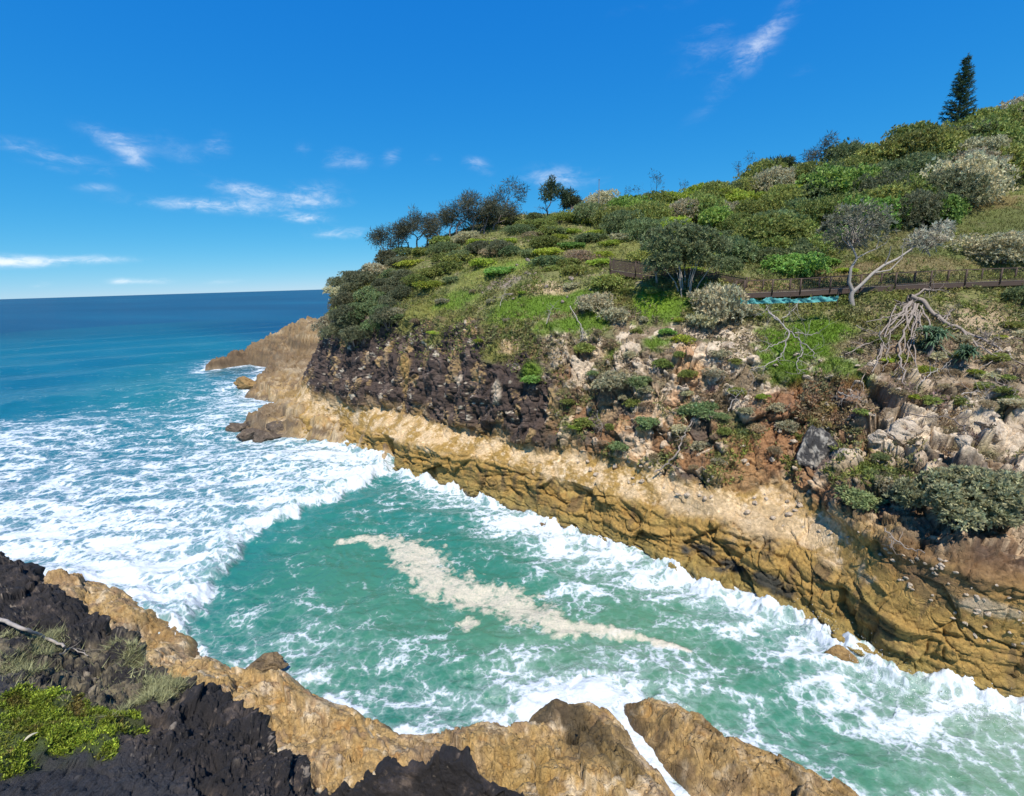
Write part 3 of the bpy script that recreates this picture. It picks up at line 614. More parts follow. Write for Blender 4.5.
# ------------------------------------------------------------------ the sea
th = np.radians(np.concatenate([np.linspace(-170, -62, 40)[:-1], np.linspace(-62, 66, 1150), np.linspace(66, 190, 40)[1:]]))
dep = np.concatenate([np.radians(np.linspace(64, .55, 640)), np.radians(np.geomspace(.53, .018, 60))])
rad = EYE_H/np.tan(dep)
RR, TT = np.meshgrid(rad, th, indexing='ij')
WX = (RR*np.sin(TT)).astype(np.float32).ravel(); WY = (RR*np.cos(TT)).astype(np.float32).ravel(); WR = RR.ravel()
W0 = np.stack([WX, WY, WX*0], 1)
step_r = np.abs(np.gradient(rad))[:, None]*np.ones_like(RR); step_r = step_r.ravel()
nearw = WR < 420
idx = np.where(nearw)[0]

def kernel_field(ctrl, X, Y, sharp=1.0):
    """smooth interpolation between sighted samples; the reach of each grows with its distance"""
    num = np.zeros(len(X), np.float32); den = num+1e-12
    for px, py, v in ctrl:
        c = atz(px, py, 0); r = math.hypot(c[0], c[1])
        s = (.055*r+.35)/sharp
        # far out the view is grazing, so the reach along the sight line is longer
        ux, uy = c[0]/r, c[1]/r; a = (X-c[0])*ux+(Y-c[1])*uy; b = -(X-c[0])*uy+(Y-c[1])*ux
        sa = s*max(1, r/22)
        w = (np.exp(-((a/sa)**2+(b/s)**2)*.5)+1e-5/(1+(a/sa)**2+(b/s)**2))/(s*sa)
        num += w*v; den += w
    return num/den
FOAM_PTS = [(0,305,0),(100,305,0),(200,303,0),(300,298,0),(0,330,.03),(60,335,0),(130,338,.05),(215,350,.7),(190,353,.4),(228,347,.6),(160,345,.03),(260,335,0),(215,338,0),(240,325,0),(170,335,0),(150,355,.05),(150,372,.15),(190,368,.72),(215,372,.78),(245,375,.8),(225,356,.3),
 (80,360,.02),(20,380,.02),(60,388,.1),(120,392,.12),(100,400,.3),(200,388,.4),(235,386,.75),(160,398,.35),(20,398,.05),(45,411,.85),(25,422,.72),(80,413,.5),(10,440,.75),(100,428,.62),(135,412,.25),(165,414,.12),(190,410,.2),(215,412,.3),(160,430,.42),(190,440,.45),
 (225,400,.7),(245,410,.85),(220,425,.75),(120,450,.62),(60,450,.68),(200,455,.62),(20,480,.68),(100,480,.66),(170,480,.64),(240,450,.8),(250,470,.72),(300,460,.8),(345,465,.85),(375,467,.97),(385,462,1.0),(320,485,.72),(280,495,.7),
 (30,520,.72),(100,520,.68),(160,520,.7),(220,520,.66),(260,510,.66),(230,545,.76),(190,560,.8),(60,550,.85),(120,550,.8),(150,585,.92),(185,600,.93),(110,570,.92),(350,475,.8),(205,580,.9)]
GREEN_PTS = [(380,495,.12),(340,520,.16),(300,545,.15),(260,575,.14),(230,610,.18),(215,630,.42),(260,612,.25),(300,590,.12),(300,620,.24),(250,640,.5),(320,640,.55),(300,660,.62),(340,660,.42),(280,638,.45),(350,690,.36),(400,695,.5),(380,675,.3),
 (420,650,.22),(400,620,.17),(480,645,.2),(440,690,.28),(350,605,.1),(380,575,.06),(500,570,.07),(450,530,.07),(540,575,.1),(420,520,.12),(600,600,.12),(640,620,.16),(560,650,.2),(520,670,.48),(480,695,.6),(500,710,.8),(440,712,.68),(540,690,.8),(560,680,.62),(600,690,.85),(615,680,.7),
 (600,655,.4),(650,655,.4),(640,675,.52),(700,660,.35),(700,690,.5),(740,715,.45),(690,715,.6),(760,745,.6),(800,735,.28),(720,650,.18),(770,665,.3),(680,620,.1),(740,690,.25),(800,700,.22),(850,725,.28),(830,760,.4),(900,740,.42),(950,770,.35),(1000,785,.28),(870,790,.3),(920,715,.3),(970,740,.3),(1010,755,.3),
 (410,487,.6),(440,497,.72),(480,507,.8),(520,525,.82),(545,535,.8),(575,550,.88),(600,555,.85),(560,565,.7),(590,575,.72),(620,570,.85),(640,590,.62),(660,580,.85),(690,595,.85),(650,605,.35),(720,610,.88),(735,620,.85),(700,620,.5),(750,640,.72),(790,640,.9),(820,640,1.0),(800,660,.68),(840,665,.8),(770,655,.5),
 (870,675,1.0),(890,690,.95),(860,700,.6),(910,700,.95),(930,712,.75),(960,715,.95),(1000,730,1.0),(980,735,.6),(900,712,.6),(820,680,.5),(1024,735,.9),(1060,740,.9),(620,720,1),(640,745,1),(668,785,1),(605,705,.95)]
surge = np.array([atz(*q, 0)[:2] for q in [(398,458),(388,474),(360,488),(335,503),(300,517),(270,530),(245,548),(228,566),(212,584),(203,604),(196,622),(188,640),(150,640),(60,600),(-300,600),(-500,420),(-200,395),(120,400),(250,380),(330,440)]])
xs, ys = WX[idx], WY[idx]
wp = np.stack([xs*.5, ys*.5, xs*0+2.2], 1); wp2 = np.stack([xs*1.7, ys*1.7, xs*0+5.2], 1)
wv = perlin(wp); wv2 = perlin(wp2)
sd = poly_sd(xs, ys, surge) + wv*1.1 + wv2*.35
insurge = sstep(sd, -.6, .9)
foam = np.zeros(len(WX), np.float32)
fa = kernel_field(FOAM_PTS, xs, ys, 1.15); fb = kernel_field(GREEN_PTS, xs, ys, 1.35)
f = fa*insurge + fb*(1-insurge)
f = np.where(np.hypot(xs, ys) > 150, fa, f)
f = np.maximum(f, sstep(sd, -1.2, .2)*(1-sstep(sd, .4, 4.0))*.86*(np.hypot(xs, ys) < 70))
# churned foam along every rock edge
def shore_dist(X, Y, line):
    d = np.full(len(X), 1e9, np.float32); p = np.asarray(line, np.float32)
    for a, b in zip(p[:-1], p[1:]):
        e = b-a; t = np.clip(((X-a[0])*e[0]+(Y-a[1])*e[1])/max(float(e@e), 1e-9), 0, 1)
        d = np.minimum(d, np.hypot(X-a[0]-t*e[0], Y-a[1]-t*e[1]))
    return d
far_line = [(40, 11)] + [tuple(p[:2]) for p in S_[1:9, 0]]
shore = np.minimum.reduce([shore_dist(xs, ys, far_line), np.abs(poly_sd(xs, ys, near_poly)), np.abs(poly_sd(xs, ys, east_poly)), np.abs(poly_sd(xs, ys, spur_poly))])
farshore = shore_dist(xs, ys, far_line)
f = np.maximum(f, np.exp(-np.maximum(shore-.2, 0)/(.55+.25*wv))*(.62+.3*wv))
f = np.maximum(f, np.exp(-np.maximum(farshore-.4, 0)/(1.3+.6*wv))*(.88+.3*wv))
spurd = np.maximum(-poly_sd(xs, ys, spur_poly), 0); rr_ = np.hypot(xs, ys)
f = f*np.where(rr_ > 105, np.exp(-np.maximum(spurd-5, 0)/13)*sstep(rr_, 190, 105)+(1-sstep(rr_, 105, 125))*(1-np.exp(-np.maximum(spurd-5, 0)/13)*sstep(rr_, 190, 105)), 1)
f = np.maximum(f, np.exp(-np.maximum(spurd-.5, 0)/3.8)*(.66+.4*wv))
foam[idx] = np.clip(f*np.where(insurge > .5, .96, 1), 0, 1.0)
# the drifting belt of sandy froth
beige = np.zeros(len(WX), np.float32)
belt = [((338, 545), .30), ((365, 541), .5), ((400, 546), .85), ((418, 558), 1.35), ((436, 582), 1.35), ((470, 594), 1.05), ((505, 600), 1.15), ((535, 614), 1.0), ((560, 628), .75), ((600, 634), .36), ((640, 640), .24), ((690, 655), .12)]
pts = np.array([atz(*q, 0)[:2] for q, _ in belt]); wid = [w for _, w in belt]
wb3 = perlin(np.stack([xs*1.1, ys*1.1, xs*0+8], 1)); q_ = np.full(len(xs), 9, np.float32)
for i in range(len(pts)-1):
    e = pts[i+1]-pts[i]; t = np.clip(((xs-pts[i][0])*e[0]+(ys-pts[i][1])*e[1])/float(e@e), 0, 1)
    d = np.hypot(xs-pts[i][0]-t*e[0], ys-pts[i][1]-t*e[1])/(wid[i]*(1-t)+wid[i+1]*t)
    q_ = np.minimum(q_, d)
c = atz(468, 622, 0); q_ = np.minimum(q_, np.hypot(xs-c[0], ys-c[1])/.55)
q_ = q_ + wb3*.75 + wv2*.55 + .45*perlin(np.stack([xs*.45, ys*.45, xs*0+12], 1)) + .25*perlin(np.stack([xs*4, ys*4, xs*0+2], 1))
beige[idx] = 1-sstep(q_, .25, 1.9)
# surface shape: swell, chop, ripples, each left out where the mesh is too coarse to carry it
def band(L): return np.clip(L/(2.6*step_r)-.6, 0, 1)
h = np.zeros(len(WX), np.float32)
sw = np.radians(28); dx_, dy_ = math.sin(sw), -math.cos(sw)
big = np.sin((WX*dx_+WY*dy_)*2*np.pi/34 + 2.2*perlin(W0*.012))*.38*band(34)*sstep(WR, 45, 90)
h += big
for L, a, o in [(14, .34, 1.), (6.5, .24, 5.), (3.0, .17, 9.), (1.4, .085, 13.), (.7, .04, 17.)]:
    near = sstep(band(L), 0, .1) > 0
    n = np.zeros(len(WX), np.float32); Q = (W0[near]+[0, 0, o*7])*np.array([1.0, 1.35, 1])/L
    n[near] = 1-2*np.abs(perlin(Q+.6*perlin(Q*.5+3)[:, None])) if L < 8 else perlin(Q)*1.3
    far_k = np.where(WR < 48, .62 if L > 8 else .85, 1.0)
    h += n*a*band(L)*far_k
hh = h[idx]
rough = sstep(foam[idx], .4, .9)
lump = fbm(np.stack([xs, ys, xs*0], 1), .9, 4, ridge=True, off=61)
hh = hh*(1+.25*rough) + rough*lump*.17 + insurge*.25*(np.hypot(xs, ys) < 75)
edge = np.exp(-((sd-.9)/1.3)**2)*(np.hypot(xs, ys) < 70); hh = hh + edge*.5*(.7+.5*lump)
splash = np.exp(-(farshore/1.1)**2)*sstep(foam[idx], .72, .98)*(np.hypot(xs, ys) < 70)
hh = hh + splash*np.maximum(lump+.25, 0)*.7
hh = hh + (beige[idx] > .3)*.03
hh = np.clip(hh, -.9, 2.0)
h[idx] = hh
# the channel of white water that drains between the two near rocks runs a little higher
ch = [atz(*q, .2)[:2] for q in [(600, 700), (618, 720), (640, 745), (668, 785), (700, 830)]]
chd = shore_dist(xs, ys, ch); h[idx] = np.where(chd < 1.6, h[idx]*.6+.28*(1-sstep(chd, .6, 1.6)), h[idx])
# body colour of the water: sand-stirred green in the gorge, teal over the shelf, deep blue outside
COLR_PTS = [(0,303,0),(100,303,0),(250,299,0),(0,340,.08),(150,340,.12),(280,310,.02),(60,370,.2),(150,370,.25),(200,390,.4),(20,390,.25),(170,415,.75),(100,440,.45),(20,460,.4),(220,440,.5),(300,470,.55),(200,520,.5),(60,520,.45),(150,590,.55),
 (400,500,.72),(330,540,.85),(260,600,.9),(450,530,.8),(400,640,1),(500,570,.9),(600,600,1),(480,650,1.1),(560,660,1.15),(640,650,1.15),(700,680,1.15),(760,650,.95),(850,700,.9),(800,740,.95),(900,760,1.05),(950,745,1.3),(1000,770,1.2),(940,730,1.35),(330,580,1.08),(350,640,1.0),(420,700,.85),(240,640,.85)]
t = np.zeros(len(WX), np.float32); t[idx] = np.clip(kernel_field(COLR_PTS, xs, ys, .7), 0, 1.4)
streak = fbm(np.stack([WX*.35+WY*.12, WY, WX*0], 1)*np.minimum(1, 40/np.maximum(WR, 40))[:, None]**.6, .06, 4, off=7)
stops = [(0, (.004, .062, .140)), (.3, (.005, .105, .160)), (.6, (.016, .165, .170)), (.85, (.028, .162, .120)), (1.05, (.062, .195, .122)), (1.4, (.16, .25, .155))]
tt = np.clip(t + streak*np.where(t < .5, .16, .10), 0, 1.4)
WC = np.stack([np.interp(tt, [s[0] for s in stops], [s[1][k] for s in stops]) for k in range(3)], 1)
WC *= (1+.35*np.where(t < .4, streak, 0))[:, None]

def water_material():
    m, T, b, out = mat('sea_water')
    geo = T.new('ShaderNodeNewGeometry'); P = geo.outputs['Position']
    D = attr(T, 'Foam', 'Fac'); Bg = attr(T, 'Belt', 'Fac'); c = attr(T, 'Col')
    flat = T.scale(P, (1, 1, .15))
    wv = T.noise(flat, .55, 4, .6, 0, 1)
    v1 = T.new('ShaderNodeVectorMath', operation='MULTIPLY_ADD'); T.put(v1.inputs[0], wv); v1.inputs[1].default_value = (1.9, 1.9, 1.9); T.put(v1.inputs[2], flat)
    def edges(vec, s):
        n = T.new('ShaderNodeTexVoronoi', feature='DISTANCE_TO_EDGE'); T.put(n.inputs['Vector'], vec); n.inputs['Scale'].default_value = s
        return T.math('SUBTRACT', 1.0, T.smooth(n.outputs['Distance'], 0.0, .32))
    e1 = edges(v1.outputs[0], .85)
    wv2 = T.noise(flat, 1.9, 3, .6, 0, 1)
    v2 = T.new('ShaderNodeVectorMath', operation='MULTIPLY_ADD'); T.put(v2.inputs[0], wv2); v2.inputs[1].default_value = (.8, .8, .8); T.put(v2.inputs[2], flat)
    e2 = edges(v2.outputs[0], 2.1)
    st = T.noise(T.scale(flat, (.5, 1.0, 1)), .42, 8, .64, .9)
    fine = T.noise(flat, 5.0, 5, .7)
    lace = T.math('ADD', T.math('MULTIPLY', T.math('POWER', e1, 1.6), .26), T.math('MULTIPLY', T.math('POWER', e2, 1.6), .20))
    patch_ = T.math('ADD', T.math('MULTIPLY', T.smooth(st, .33, .67), .54), T.math('MULTIPLY', fine, .14))
    field = T.math('ADD', lace, patch_)
    thr = T.math('MULTIPLY_ADD', D, -.90, 1.06)
    diff = T.math('SUBTRACT', field, thr)
    F1 = T.smooth(diff, -.15, .32)
    haze = T.math('MULTIPLY', T.smooth(diff, -.45, .12), T.math('MULTIPLY', D, .46))      # bubbles below the surface
    Fm = T.math('MAXIMUM', F1, haze)
    bn = T.math('ADD', T.math('MULTIPLY', T.noise(flat, 1.5, 6, .58, .9), .95), T.math('MULTIPLY', e2, .16))
    FB = T.smooth(T.math('ADD', Bg, T.math('MULTIPLY', T.math('SUBTRACT', bn, .52), 2.1)), .12, 1.12)
    FB = T.math('MULTIPLY', FB, T.smooth(Bg, .02, .25))
    base = T.mix(Fm, c, (.60, .655, .70, 1))
    base = T.mix(T.math('MULTIPLY', FB, T.math('MULTIPLY_ADD', T.smooth(T.noise(flat, 7.0, 5, .7), .3, .7), .36, .60)), base, (.62, .545, .435, 1))
    T.l.new(base, b.inputs['Base Color'])
    anyf = T.math('MAXIMUM', F1, FB)
    T.put(b.inputs['Roughness'], T.math('MULTIPLY_ADD', anyf, .75, .12))
    b.inputs['IOR'].default_value = 1.333
    T.put(b.inputs['Specular IOR Level'], T.math('MULTIPLY_ADD', anyf, -.35, .5))
    hN = T.math('ADD', T.math('MULTIPLY', T.noise(T.scale(P, (.8, 1.3, .3)), 2.6, 5, .62, .4), .30), T.math('MULTIPLY', anyf, .10))
    hN = T.math('ADD', hN, T.math('MULTIPLY', T.noise(T.scale(P, (.7, 1.0, .3)), .16, 4, .6), 1.3))
    hN = T.math('ADD', hN, T.math('MULTIPLY', fine, T.math('MULTIPLY', anyf, .16)))
    bp = T.new('ShaderNodeBump'); bp.inputs['Strength'].default_value = .75; bp.inputs['Distance'].default_value = .35
    T.put(bp.inputs['Height'], hN); T.l.new(bp.outputs[0], b.inputs['Normal'])
    # far out the unresolved wave faces show the body colour of the sea rather than a mirror
    df = T.new('ShaderNodeBsdfDiffuse'); T.l.new(base, df.inputs['Color']); mx = T.new('ShaderNodeMixShader')
    T.put(mx.inputs[0], T.math('SUBTRACT', 1.0, attr(T, 'Calm', 'Fac'))); T.l.new(b.outputs[0], mx.inputs[1]); T.l.new(df.outputs[0], mx.inputs[2]); T.l.new(mx.outputs[0], out.inputs[0])
    return m
M_SEA = water_material()
WP = W0.copy(); WP[:, 2] = h
nr, nc = RR.shape
Fw = grid_faces(nr, nc)
me = mesh_np('sea_water', WP, Fw, [M_SEA], {'Foam': foam, 'Belt': beige, 'Calm': 1-.82*sstep(np.log(WR), math.log(60), math.log(500)), 'Col': WC})
tag(link('sea_water', me), kind='structure')

# ------------------------------------------------------------------ plant library
def rnd_dirs(rng, n):
    d = rng.normal(size=(n, 3)); return d/np.linalg.norm(d, axis=1)[:, None]
def leaf_geo(rng, tips, tdirs, per, L, W, spread=.8, col=(.08, .11, .04), cvar=.25, tipvar=.3, droop=0.0, shift=.0):
    """sprays of leaves round the twig ends: each leaf is a folded pointed blade"""
    n = len(tips)*per; base = np.repeat(tips, per, 0); td = np.repeat(tdirs, per, 0)
    d = td*(1-spread*.5) + rnd_dirs(rng, n)*spread; d[:, 2] -= droop; d /= np.linalg.norm(d, axis=1)[:, None]
    base = base + rnd_dirs(rng, n)*L*shift
    s = np.cross(d, rnd_dirs(rng, n)); s /= np.maximum(np.linalg.norm(s, axis=1)[:, None], 1e-6)
    l = (L*rng.uniform(.65, 1.3, n))[:, None]; w = (W*rng.uniform(.7, 1.3, n))[:, None]
    a = base; b = base+d*l*.5+s*w*.5; c = base+d*l; e = base+d*l*.5-s*w*.5
    V = np.stack([a, b, c, e], 1).reshape(-1, 3); F = np.arange(n*4).reshape(-1, 4)
    k = (1+rng.normal(size=n)*cvar)*np.repeat(1+rng.normal(size=len(tips))*tipvar, per)
    hue = np.repeat(rng.normal(size=len(tips))*.06, per)
    c_ = np.asarray(col)[None, :]*np.clip(k, .35, 2.2)[:, None]; c_[:, 0] *= 1+hue; c_[:, 2] *= 1-hue*.5
    return V, F, np.repeat(c_, 4, 0)
def tube_geo(pts, rad, sides=6):
    P = np.asarray(pts, float); n = len(P); t = np.gradient(P, axis=0); t /= np.maximum(np.linalg.norm(t, axis=1)[:, None], 1e-9)
    ref = np.array([.3, .9, .2]) if abs(t[0] @ np.array([.3, .9, .2])) < .8 else np.array([1., 0, 0])
    a = np.cross(t, ref); a /= np.linalg.norm(a, axis=1)[:, None]; b = np.cross(t, a)
    an = np.linspace(0, 2*np.pi, sides, endpoint=False)
    R = P[:, None]+np.asarray(rad)[:, None, None]*(a[:, None]*np.cos(an)[None, :, None]+b[:, None]*np.sin(an)[None, :, None])
    V = R.reshape(-1, 3); i = np.arange(n*sides).reshape(n, sides); j = np.roll(i, -1, 1)
    return V, np.stack([i[:-1], j[:-1], j[1:], i[1:]], -1).reshape(-1, 4)
def join_geo(parts):
    V, F, o = [], [], 0
    for v, f in parts: V.append(v); F.append(f+o); o += len(v)
    return np.concatenate(V), np.concatenate(F)
def tubes_mesh(name, lines, m, sides=6):
    V, F = join_geo([tube_geo(p, r, sides) for p, r in lines])
    return mesh_np(name, V, F, [m])
def wood(rng, p, d, L, r, depth, kink=.25, ang=.7, ratio=.72, n=2, up=.15, out=None, tips=None, segs=5, rr=.66):
    """recursive limbs: returns lists of limb lines and twig ends with directions"""
    if out is None: out, tips = [], []
    pts, rad = [np.array(p, float)], [r]; d = np.array(d, float); d /= np.linalg.norm(d)
    for k in range(segs):
        d = d+rng.normal(size=3)*kink+np.array([0, 0, up*.3]); d /= np.linalg.norm(d)
        pts.append(pts[-1]+d*L/segs); rad.append(r*(1-(1-rr)*(k+1)/segs))
    out.append((pts, rad))
    if depth == 0: tips.append((pts[-1], d)); return out, tips
    for k in range(n + (rng.rand() < .35)):
        a = rng.normal(size=3); a -= d*(a@d); a /= np.linalg.norm(a)
        q = d*math.cos(ang)+a*math.sin(ang)*rng.uniform(.7, 1.2)+np.array([0, 0, up])
        st = pts[-1] if k < 2 else pts[-2]
        wood(rng, st, q, L*ratio*rng.uniform(.75, 1.2), r*rr*(.9 if k == 0 else .7), depth-1, kink, ang, ratio, n, up, out, tips, max(3, segs-1), rr)
    if depth == 1: tips.append((pts[-1], d))
    return out, tips

KINDS = dict(  # colour, sprays, leaves each, leaf length, width, flattening, lobes, tip variation
 olive=((0.249, 0.281, 0.073), 340, 7, .20, .085, .72, 9, .32), bright=((.225, .34, .075), 330, 7, .19, .12, .75, 8, .25), grey=((0.448, 0.415, 0.256), 320, 8, .20, .07, .78, 9, .28),
 dark=((0.162, 0.171, 0.091), 320, 8, .22, .05, .85, 8, .35), lime=((0.324, 0.390, 0.055), 250, 7, .19, .08, .48, 7, .25), bluish=((0.187, 0.238, 0.098), 300, 7, .21, .07, .7, 8, .3), dry=((0.348, 0.268, 0.159), 200, 6, .22, .045, .7, 7, .3))
def shrub_geo(kind, seed, fine=False):
    col, ns, per, L, W, flat, nl, tv = KINDS[kind]
    if fine: ns, L, W, nl = int(ns*(2.6, 5.5)[fine-1]), L*(.55, .33)[fine-1], W*(.6, .38)[fine-1], nl+5*fine
    rng = np.random.RandomState(seed)
    tips, dirs = [], []
    cs = [np.array([0, 0, .45*flat])] + [np.array([math.cos(a)*q, math.sin(a)*q, rng.uniform(.15, .75)*flat]) for a, q in zip(rng.uniform(0, 6.28, nl), rng.uniform(.35, .72, nl))]
    for i, c in enumerate(cs):
        r = (.62 if i == 0 else rng.uniform(.26, .44)); m = max(12, int(ns*(.3 if i == 0 else .7/nl)))
        d = rnd_dirs(rng, m); d[:, 2] = np.where(d[:, 2] < -.45, -d[:, 2], d[:, 2])
        q = c + d*np.array([1, 1, flat])*(r*rng.uniform(.72, 1.04, m))[:, None]
        tips.append(q); dirs.append(d+[0, 0, .35])
    tips = np.concatenate(tips); dirs = np.concatenate(dirs); dirs /= np.linalg.norm(dirs, axis=1)[:, None]
    keep = tips[:, 2] > -.05
    lines = []
    for k in range(6):
        a = rng.uniform(0, 6.28); e = np.array([math.cos(a)*.55, math.sin(a)*.55, rng.uniform(.4, .8)*flat])
        lines.append(([np.array([math.cos(a)*.05, math.sin(a)*.05, -.25]), e*.5+[0, 0, .02], e], [.035, .025, .012]))
    return leaf_geo(rng, tips[keep], dirs[keep], per, L, W, .85, tuple(1.1*c for c in col), .11, tv*.6), join_geo([tube_geo(p, r, 5) for p, r in lines])
LIB = {}
def shrub_lib(kind, v, fine):
    if (kind, v, fine) not in LIB:
        (V, F, c), (V2, F2) = shrub_geo(kind, 100*list(KINDS).index(kind)+v, fine)
        leaves = mesh_np('shrub_foliage', V, F, [M_LEAF], {'Col': c}, smooth=False); stems = mesh_np('shrub_stems', V2, F2, [M_BARK])
        both = mesh_np('shrub', np.concatenate([V, V2]), np.concatenate([F, F2+len(V)]), [M_LEAF, M_BARK],
                       {'Col': np.concatenate([c, np.full((len(V2), 3), .1)])}, smooth=False, mat_idx=[0]*len(F)+[1]*len(F2))
        LIB[(kind, v, fine)] = (leaves, stems, both)
    return LIB[(kind, v, fine)]
PR = random.Random(11)
def shrub(px, py, rpx, kind, label, group=None, parts=False, pos=None, zs=1.0, v=None, cat='shrub', sink=.15):
    c = hit(px, py) if pos is None else pos
    if c is None: return None
    w = float((c-EYE)@FWD); R = rpx/FOC*w
    leaves, stems, both = shrub_lib(kind, PR.randrange(4) if v is None else v, (R > 1.5)+(R > 2.7))
    s = (R*PR.uniform(.9, 1.12), R*PR.uniform(.9, 1.12), R*zs*PR.uniform(.85, 1.15)); loc = c-[0, 0, R*sink]; rz = PR.uniform(0, 6.28)
    if parts:
        o = root('shrub', loc, label, cat, group, rz); o.scale = s
        link('foliage', leaves, o); link('stems', stems, o)
    else:
        o = tag(link('shrub', both, None, loc, rz, s), label, cat, group)
    return o
def in_poly(x, y, poly):
    r = False
    for (x1, y1), (x2, y2) in zip(poly, poly[1:]+poly[:1]):
        if (y1 > y) != (y2 > y) and x < (x2-x1)*(y-y1)/(y2-y1)+x1: r = not r
    return r
def thicket(poly, sx, sy, r0, r1, mix, labels, group, zs=1.0, skip=()):
    """one shrub object per spot of a jittered lattice over the sighted patch of hillside"""
    xs_ = [p[0] for p in poly]; ys_ = [p[1] for p in poly]; n = 0
    y = min(ys_); row = 0
    while y < max(ys_):
        x = min(xs_)+(row % 2)*sx/2
        while x < max(xs_):
            qx, qy = x+PR.uniform(-.4, .4)*sx, y+PR.uniform(-.4, .4)*sy
            if in_poly(qx, qy, poly) and not any(math.hypot(qx-a, (qy-b)*1.3) < r for a, b, r in skip):
                kind = PR.choices(list(mix), list(mix.values()))[0]
                if shrub(qx, qy, PR.uniform(r0, r1), kind, labels[kind], group, zs=zs): n += 1
            x += sx
        y += sy; row += 1
    return n
n_sh = 0
n_sh += thicket([(321,322),(330,296),(350,272),(372,258),(398,250),(412,262),(408,285),(392,315),(385,345),(370,335),(352,345),(334,345)], 14, 11, 13, 19, dict(dark=6, bluish=2, grey=1),
    dict(dark='dark grey green shrub in the thicket clothing the seaward nose of the headland', bluish='blue green shrub among darker ones on the seaward nose of the headland', grey='silvery shrub among dark ones on the seaward nose of the headland'), 'shrubs on the seaward nose of the headland', .95)
n_sh += thicket([(405,250),(450,236),(500,222),(560,208),(610,206),(632,232),(612,262),(560,272),(520,262),(470,268),(425,286),(410,280)], 21, 11, 12, 21, dict(olive=5, lime=4, bluish=3, dry=1, grey=1),
    dict(olive='low olive shrub dotted over the open grassy slope above the dark cliff', lime='low yellow green cushion shrub on the open grassy slope above the dark cliff', bluish='rounded blue green shrub on the open grassy slope above the dark cliff', dry='dry brownish shrub on the open grassy slope above the dark cliff', grey='small silvery shrub on the open grassy slope above the dark cliff'), 'shrubs dotted over the open slope', .75)
n_sh += thicket([(560,207),(640,200),(700,188),(760,174),(812,162),(822,200),(815,235),(770,248),(735,240),(700,222),(660,232),(630,240),(612,232)], 22, 11, 18, 28, dict(olive=7, bright=1.5, bluish=2.5, lime=2, grey=1),
    dict(olive='olive green shrub in the dense scrub covering the middle of the hilltop', bright='fresh green leafy shrub in the scrub covering the middle of the hilltop', bluish='blue green shrub in the dense scrub covering the middle of the hilltop', lime='yellow green low shrub in the scrub covering the middle of the hilltop', grey='silver grey shrub in the scrub covering the middle of the hilltop'), 'shrubs of the hilltop scrub', 1.25)
n_sh += thicket([(800,172),(850,154),(900,146),(950,144),(1010,126),(1080,118),(1080,180),(1010,184),(975,190),(955,212),(915,232),(880,222),(838,232),(815,235)], 27, 17, 27, 40, dict(olive=5, bluish=3, grey=3, dark=3, bright=1),
    dict(olive='tall olive green bush in the coastal thicket below the conical pine', bluish='tall blue green bush in the coastal thicket below the conical pine', grey='tall silver grey bush in the coastal thicket below the conical pine', dark='tall dark green bush in the coastal thicket below the conical pine', bright='bright green leafy bush in the coastal thicket below the conical pine'), 'bushes of the tall coastal thicket', 1.3)
n_sh += thicket([(635,262),(660,240),(720,232),(770,245),(820,240),(822,262),(770,262),(735,272),(690,262)], 20, 11, 16, 24, dict(olive=5, bluish=5, bright=1),
    dict(olive='olive bush crowding the slope just behind the boardwalk', bluish='dark blue green bush crowding the slope just behind the boardwalk', bright='bright green bush crowding the slope just behind the boardwalk'), 'bushes behind the boardwalk', 1.25)
# low growth dotted over the broken cliff face
for px, py, r, k in [(440,300,7,'grey'),(470,290,6,'dry'),(488,300,6,'grey'),(455,318,5,'olive'),(395,318,8,'bluish'),(412,322,6,'dry'),(430,330,6,'lime'),(480,340,6,'lime'),(505,318,5,'grey'),(545,350,6,'dry'),(598,330,7,'dry'),(640,318,7,'grey'),
    (628,355,8,'grey'),(665,330,8,'bright'),(640,330,7,'olive'),(676,318,8,'lime'),(590,372,7,'bluish'),(648,392,8,'grey'),(640,432,8,'bluish'),(720,415,9,'bluish'),(735,390,9,'olive'),(760,395,8,'lime'),(745,430,9,'bluish'),(715,440,7,'dry'),(655,455,7,'dry'),
    (680,440,8,'dry'),(610,425,6,'olive'),(575,430,6,'lime'),(735,365,8,'olive'),(860,410,8,'olive'),(880,395,8,'grey'),(905,375,9,'dry'),(890,365,10,'dry'),(850,350,8,'olive'),(930,400,9,'olive'),(985,385,10,'olive'),(975,370,9,'lime'),(1010,400,10,'olive'),(1000,365,9,'dry'),
    (880,455,9,'bluish'),(865,465,8,'olive'),(915,400,9,'lime'),(690,465,6,'dry'),(620,400,7,'grey'),(590,405,6,'dry'),(600,440,6,'dry'),(690,300,8,'bright'),(650,290,9,'olive'),(625,290,8,'olive'),(570,285,8,'grey'),(548,268,10,'olive'),(520,290,6,'lime'),(450,280,9,'bluish')]:
    L_ = dict(grey='small silvery shrub rooted on the broken cliff face', dry='small dry brown bush clinging to the broken cliff face', olive='small olive shrub rooted on the broken cliff face', bluish='small blue green shrub rooted on the broken cliff face', lime='small yellow green cushion plant on the broken cliff face', bright='small bright green shrub rooted on the broken cliff face')
    if shrub(px, py, r, k, L_[k], 'small shrubs on the cliff face', zs=.85): n_sh += 1
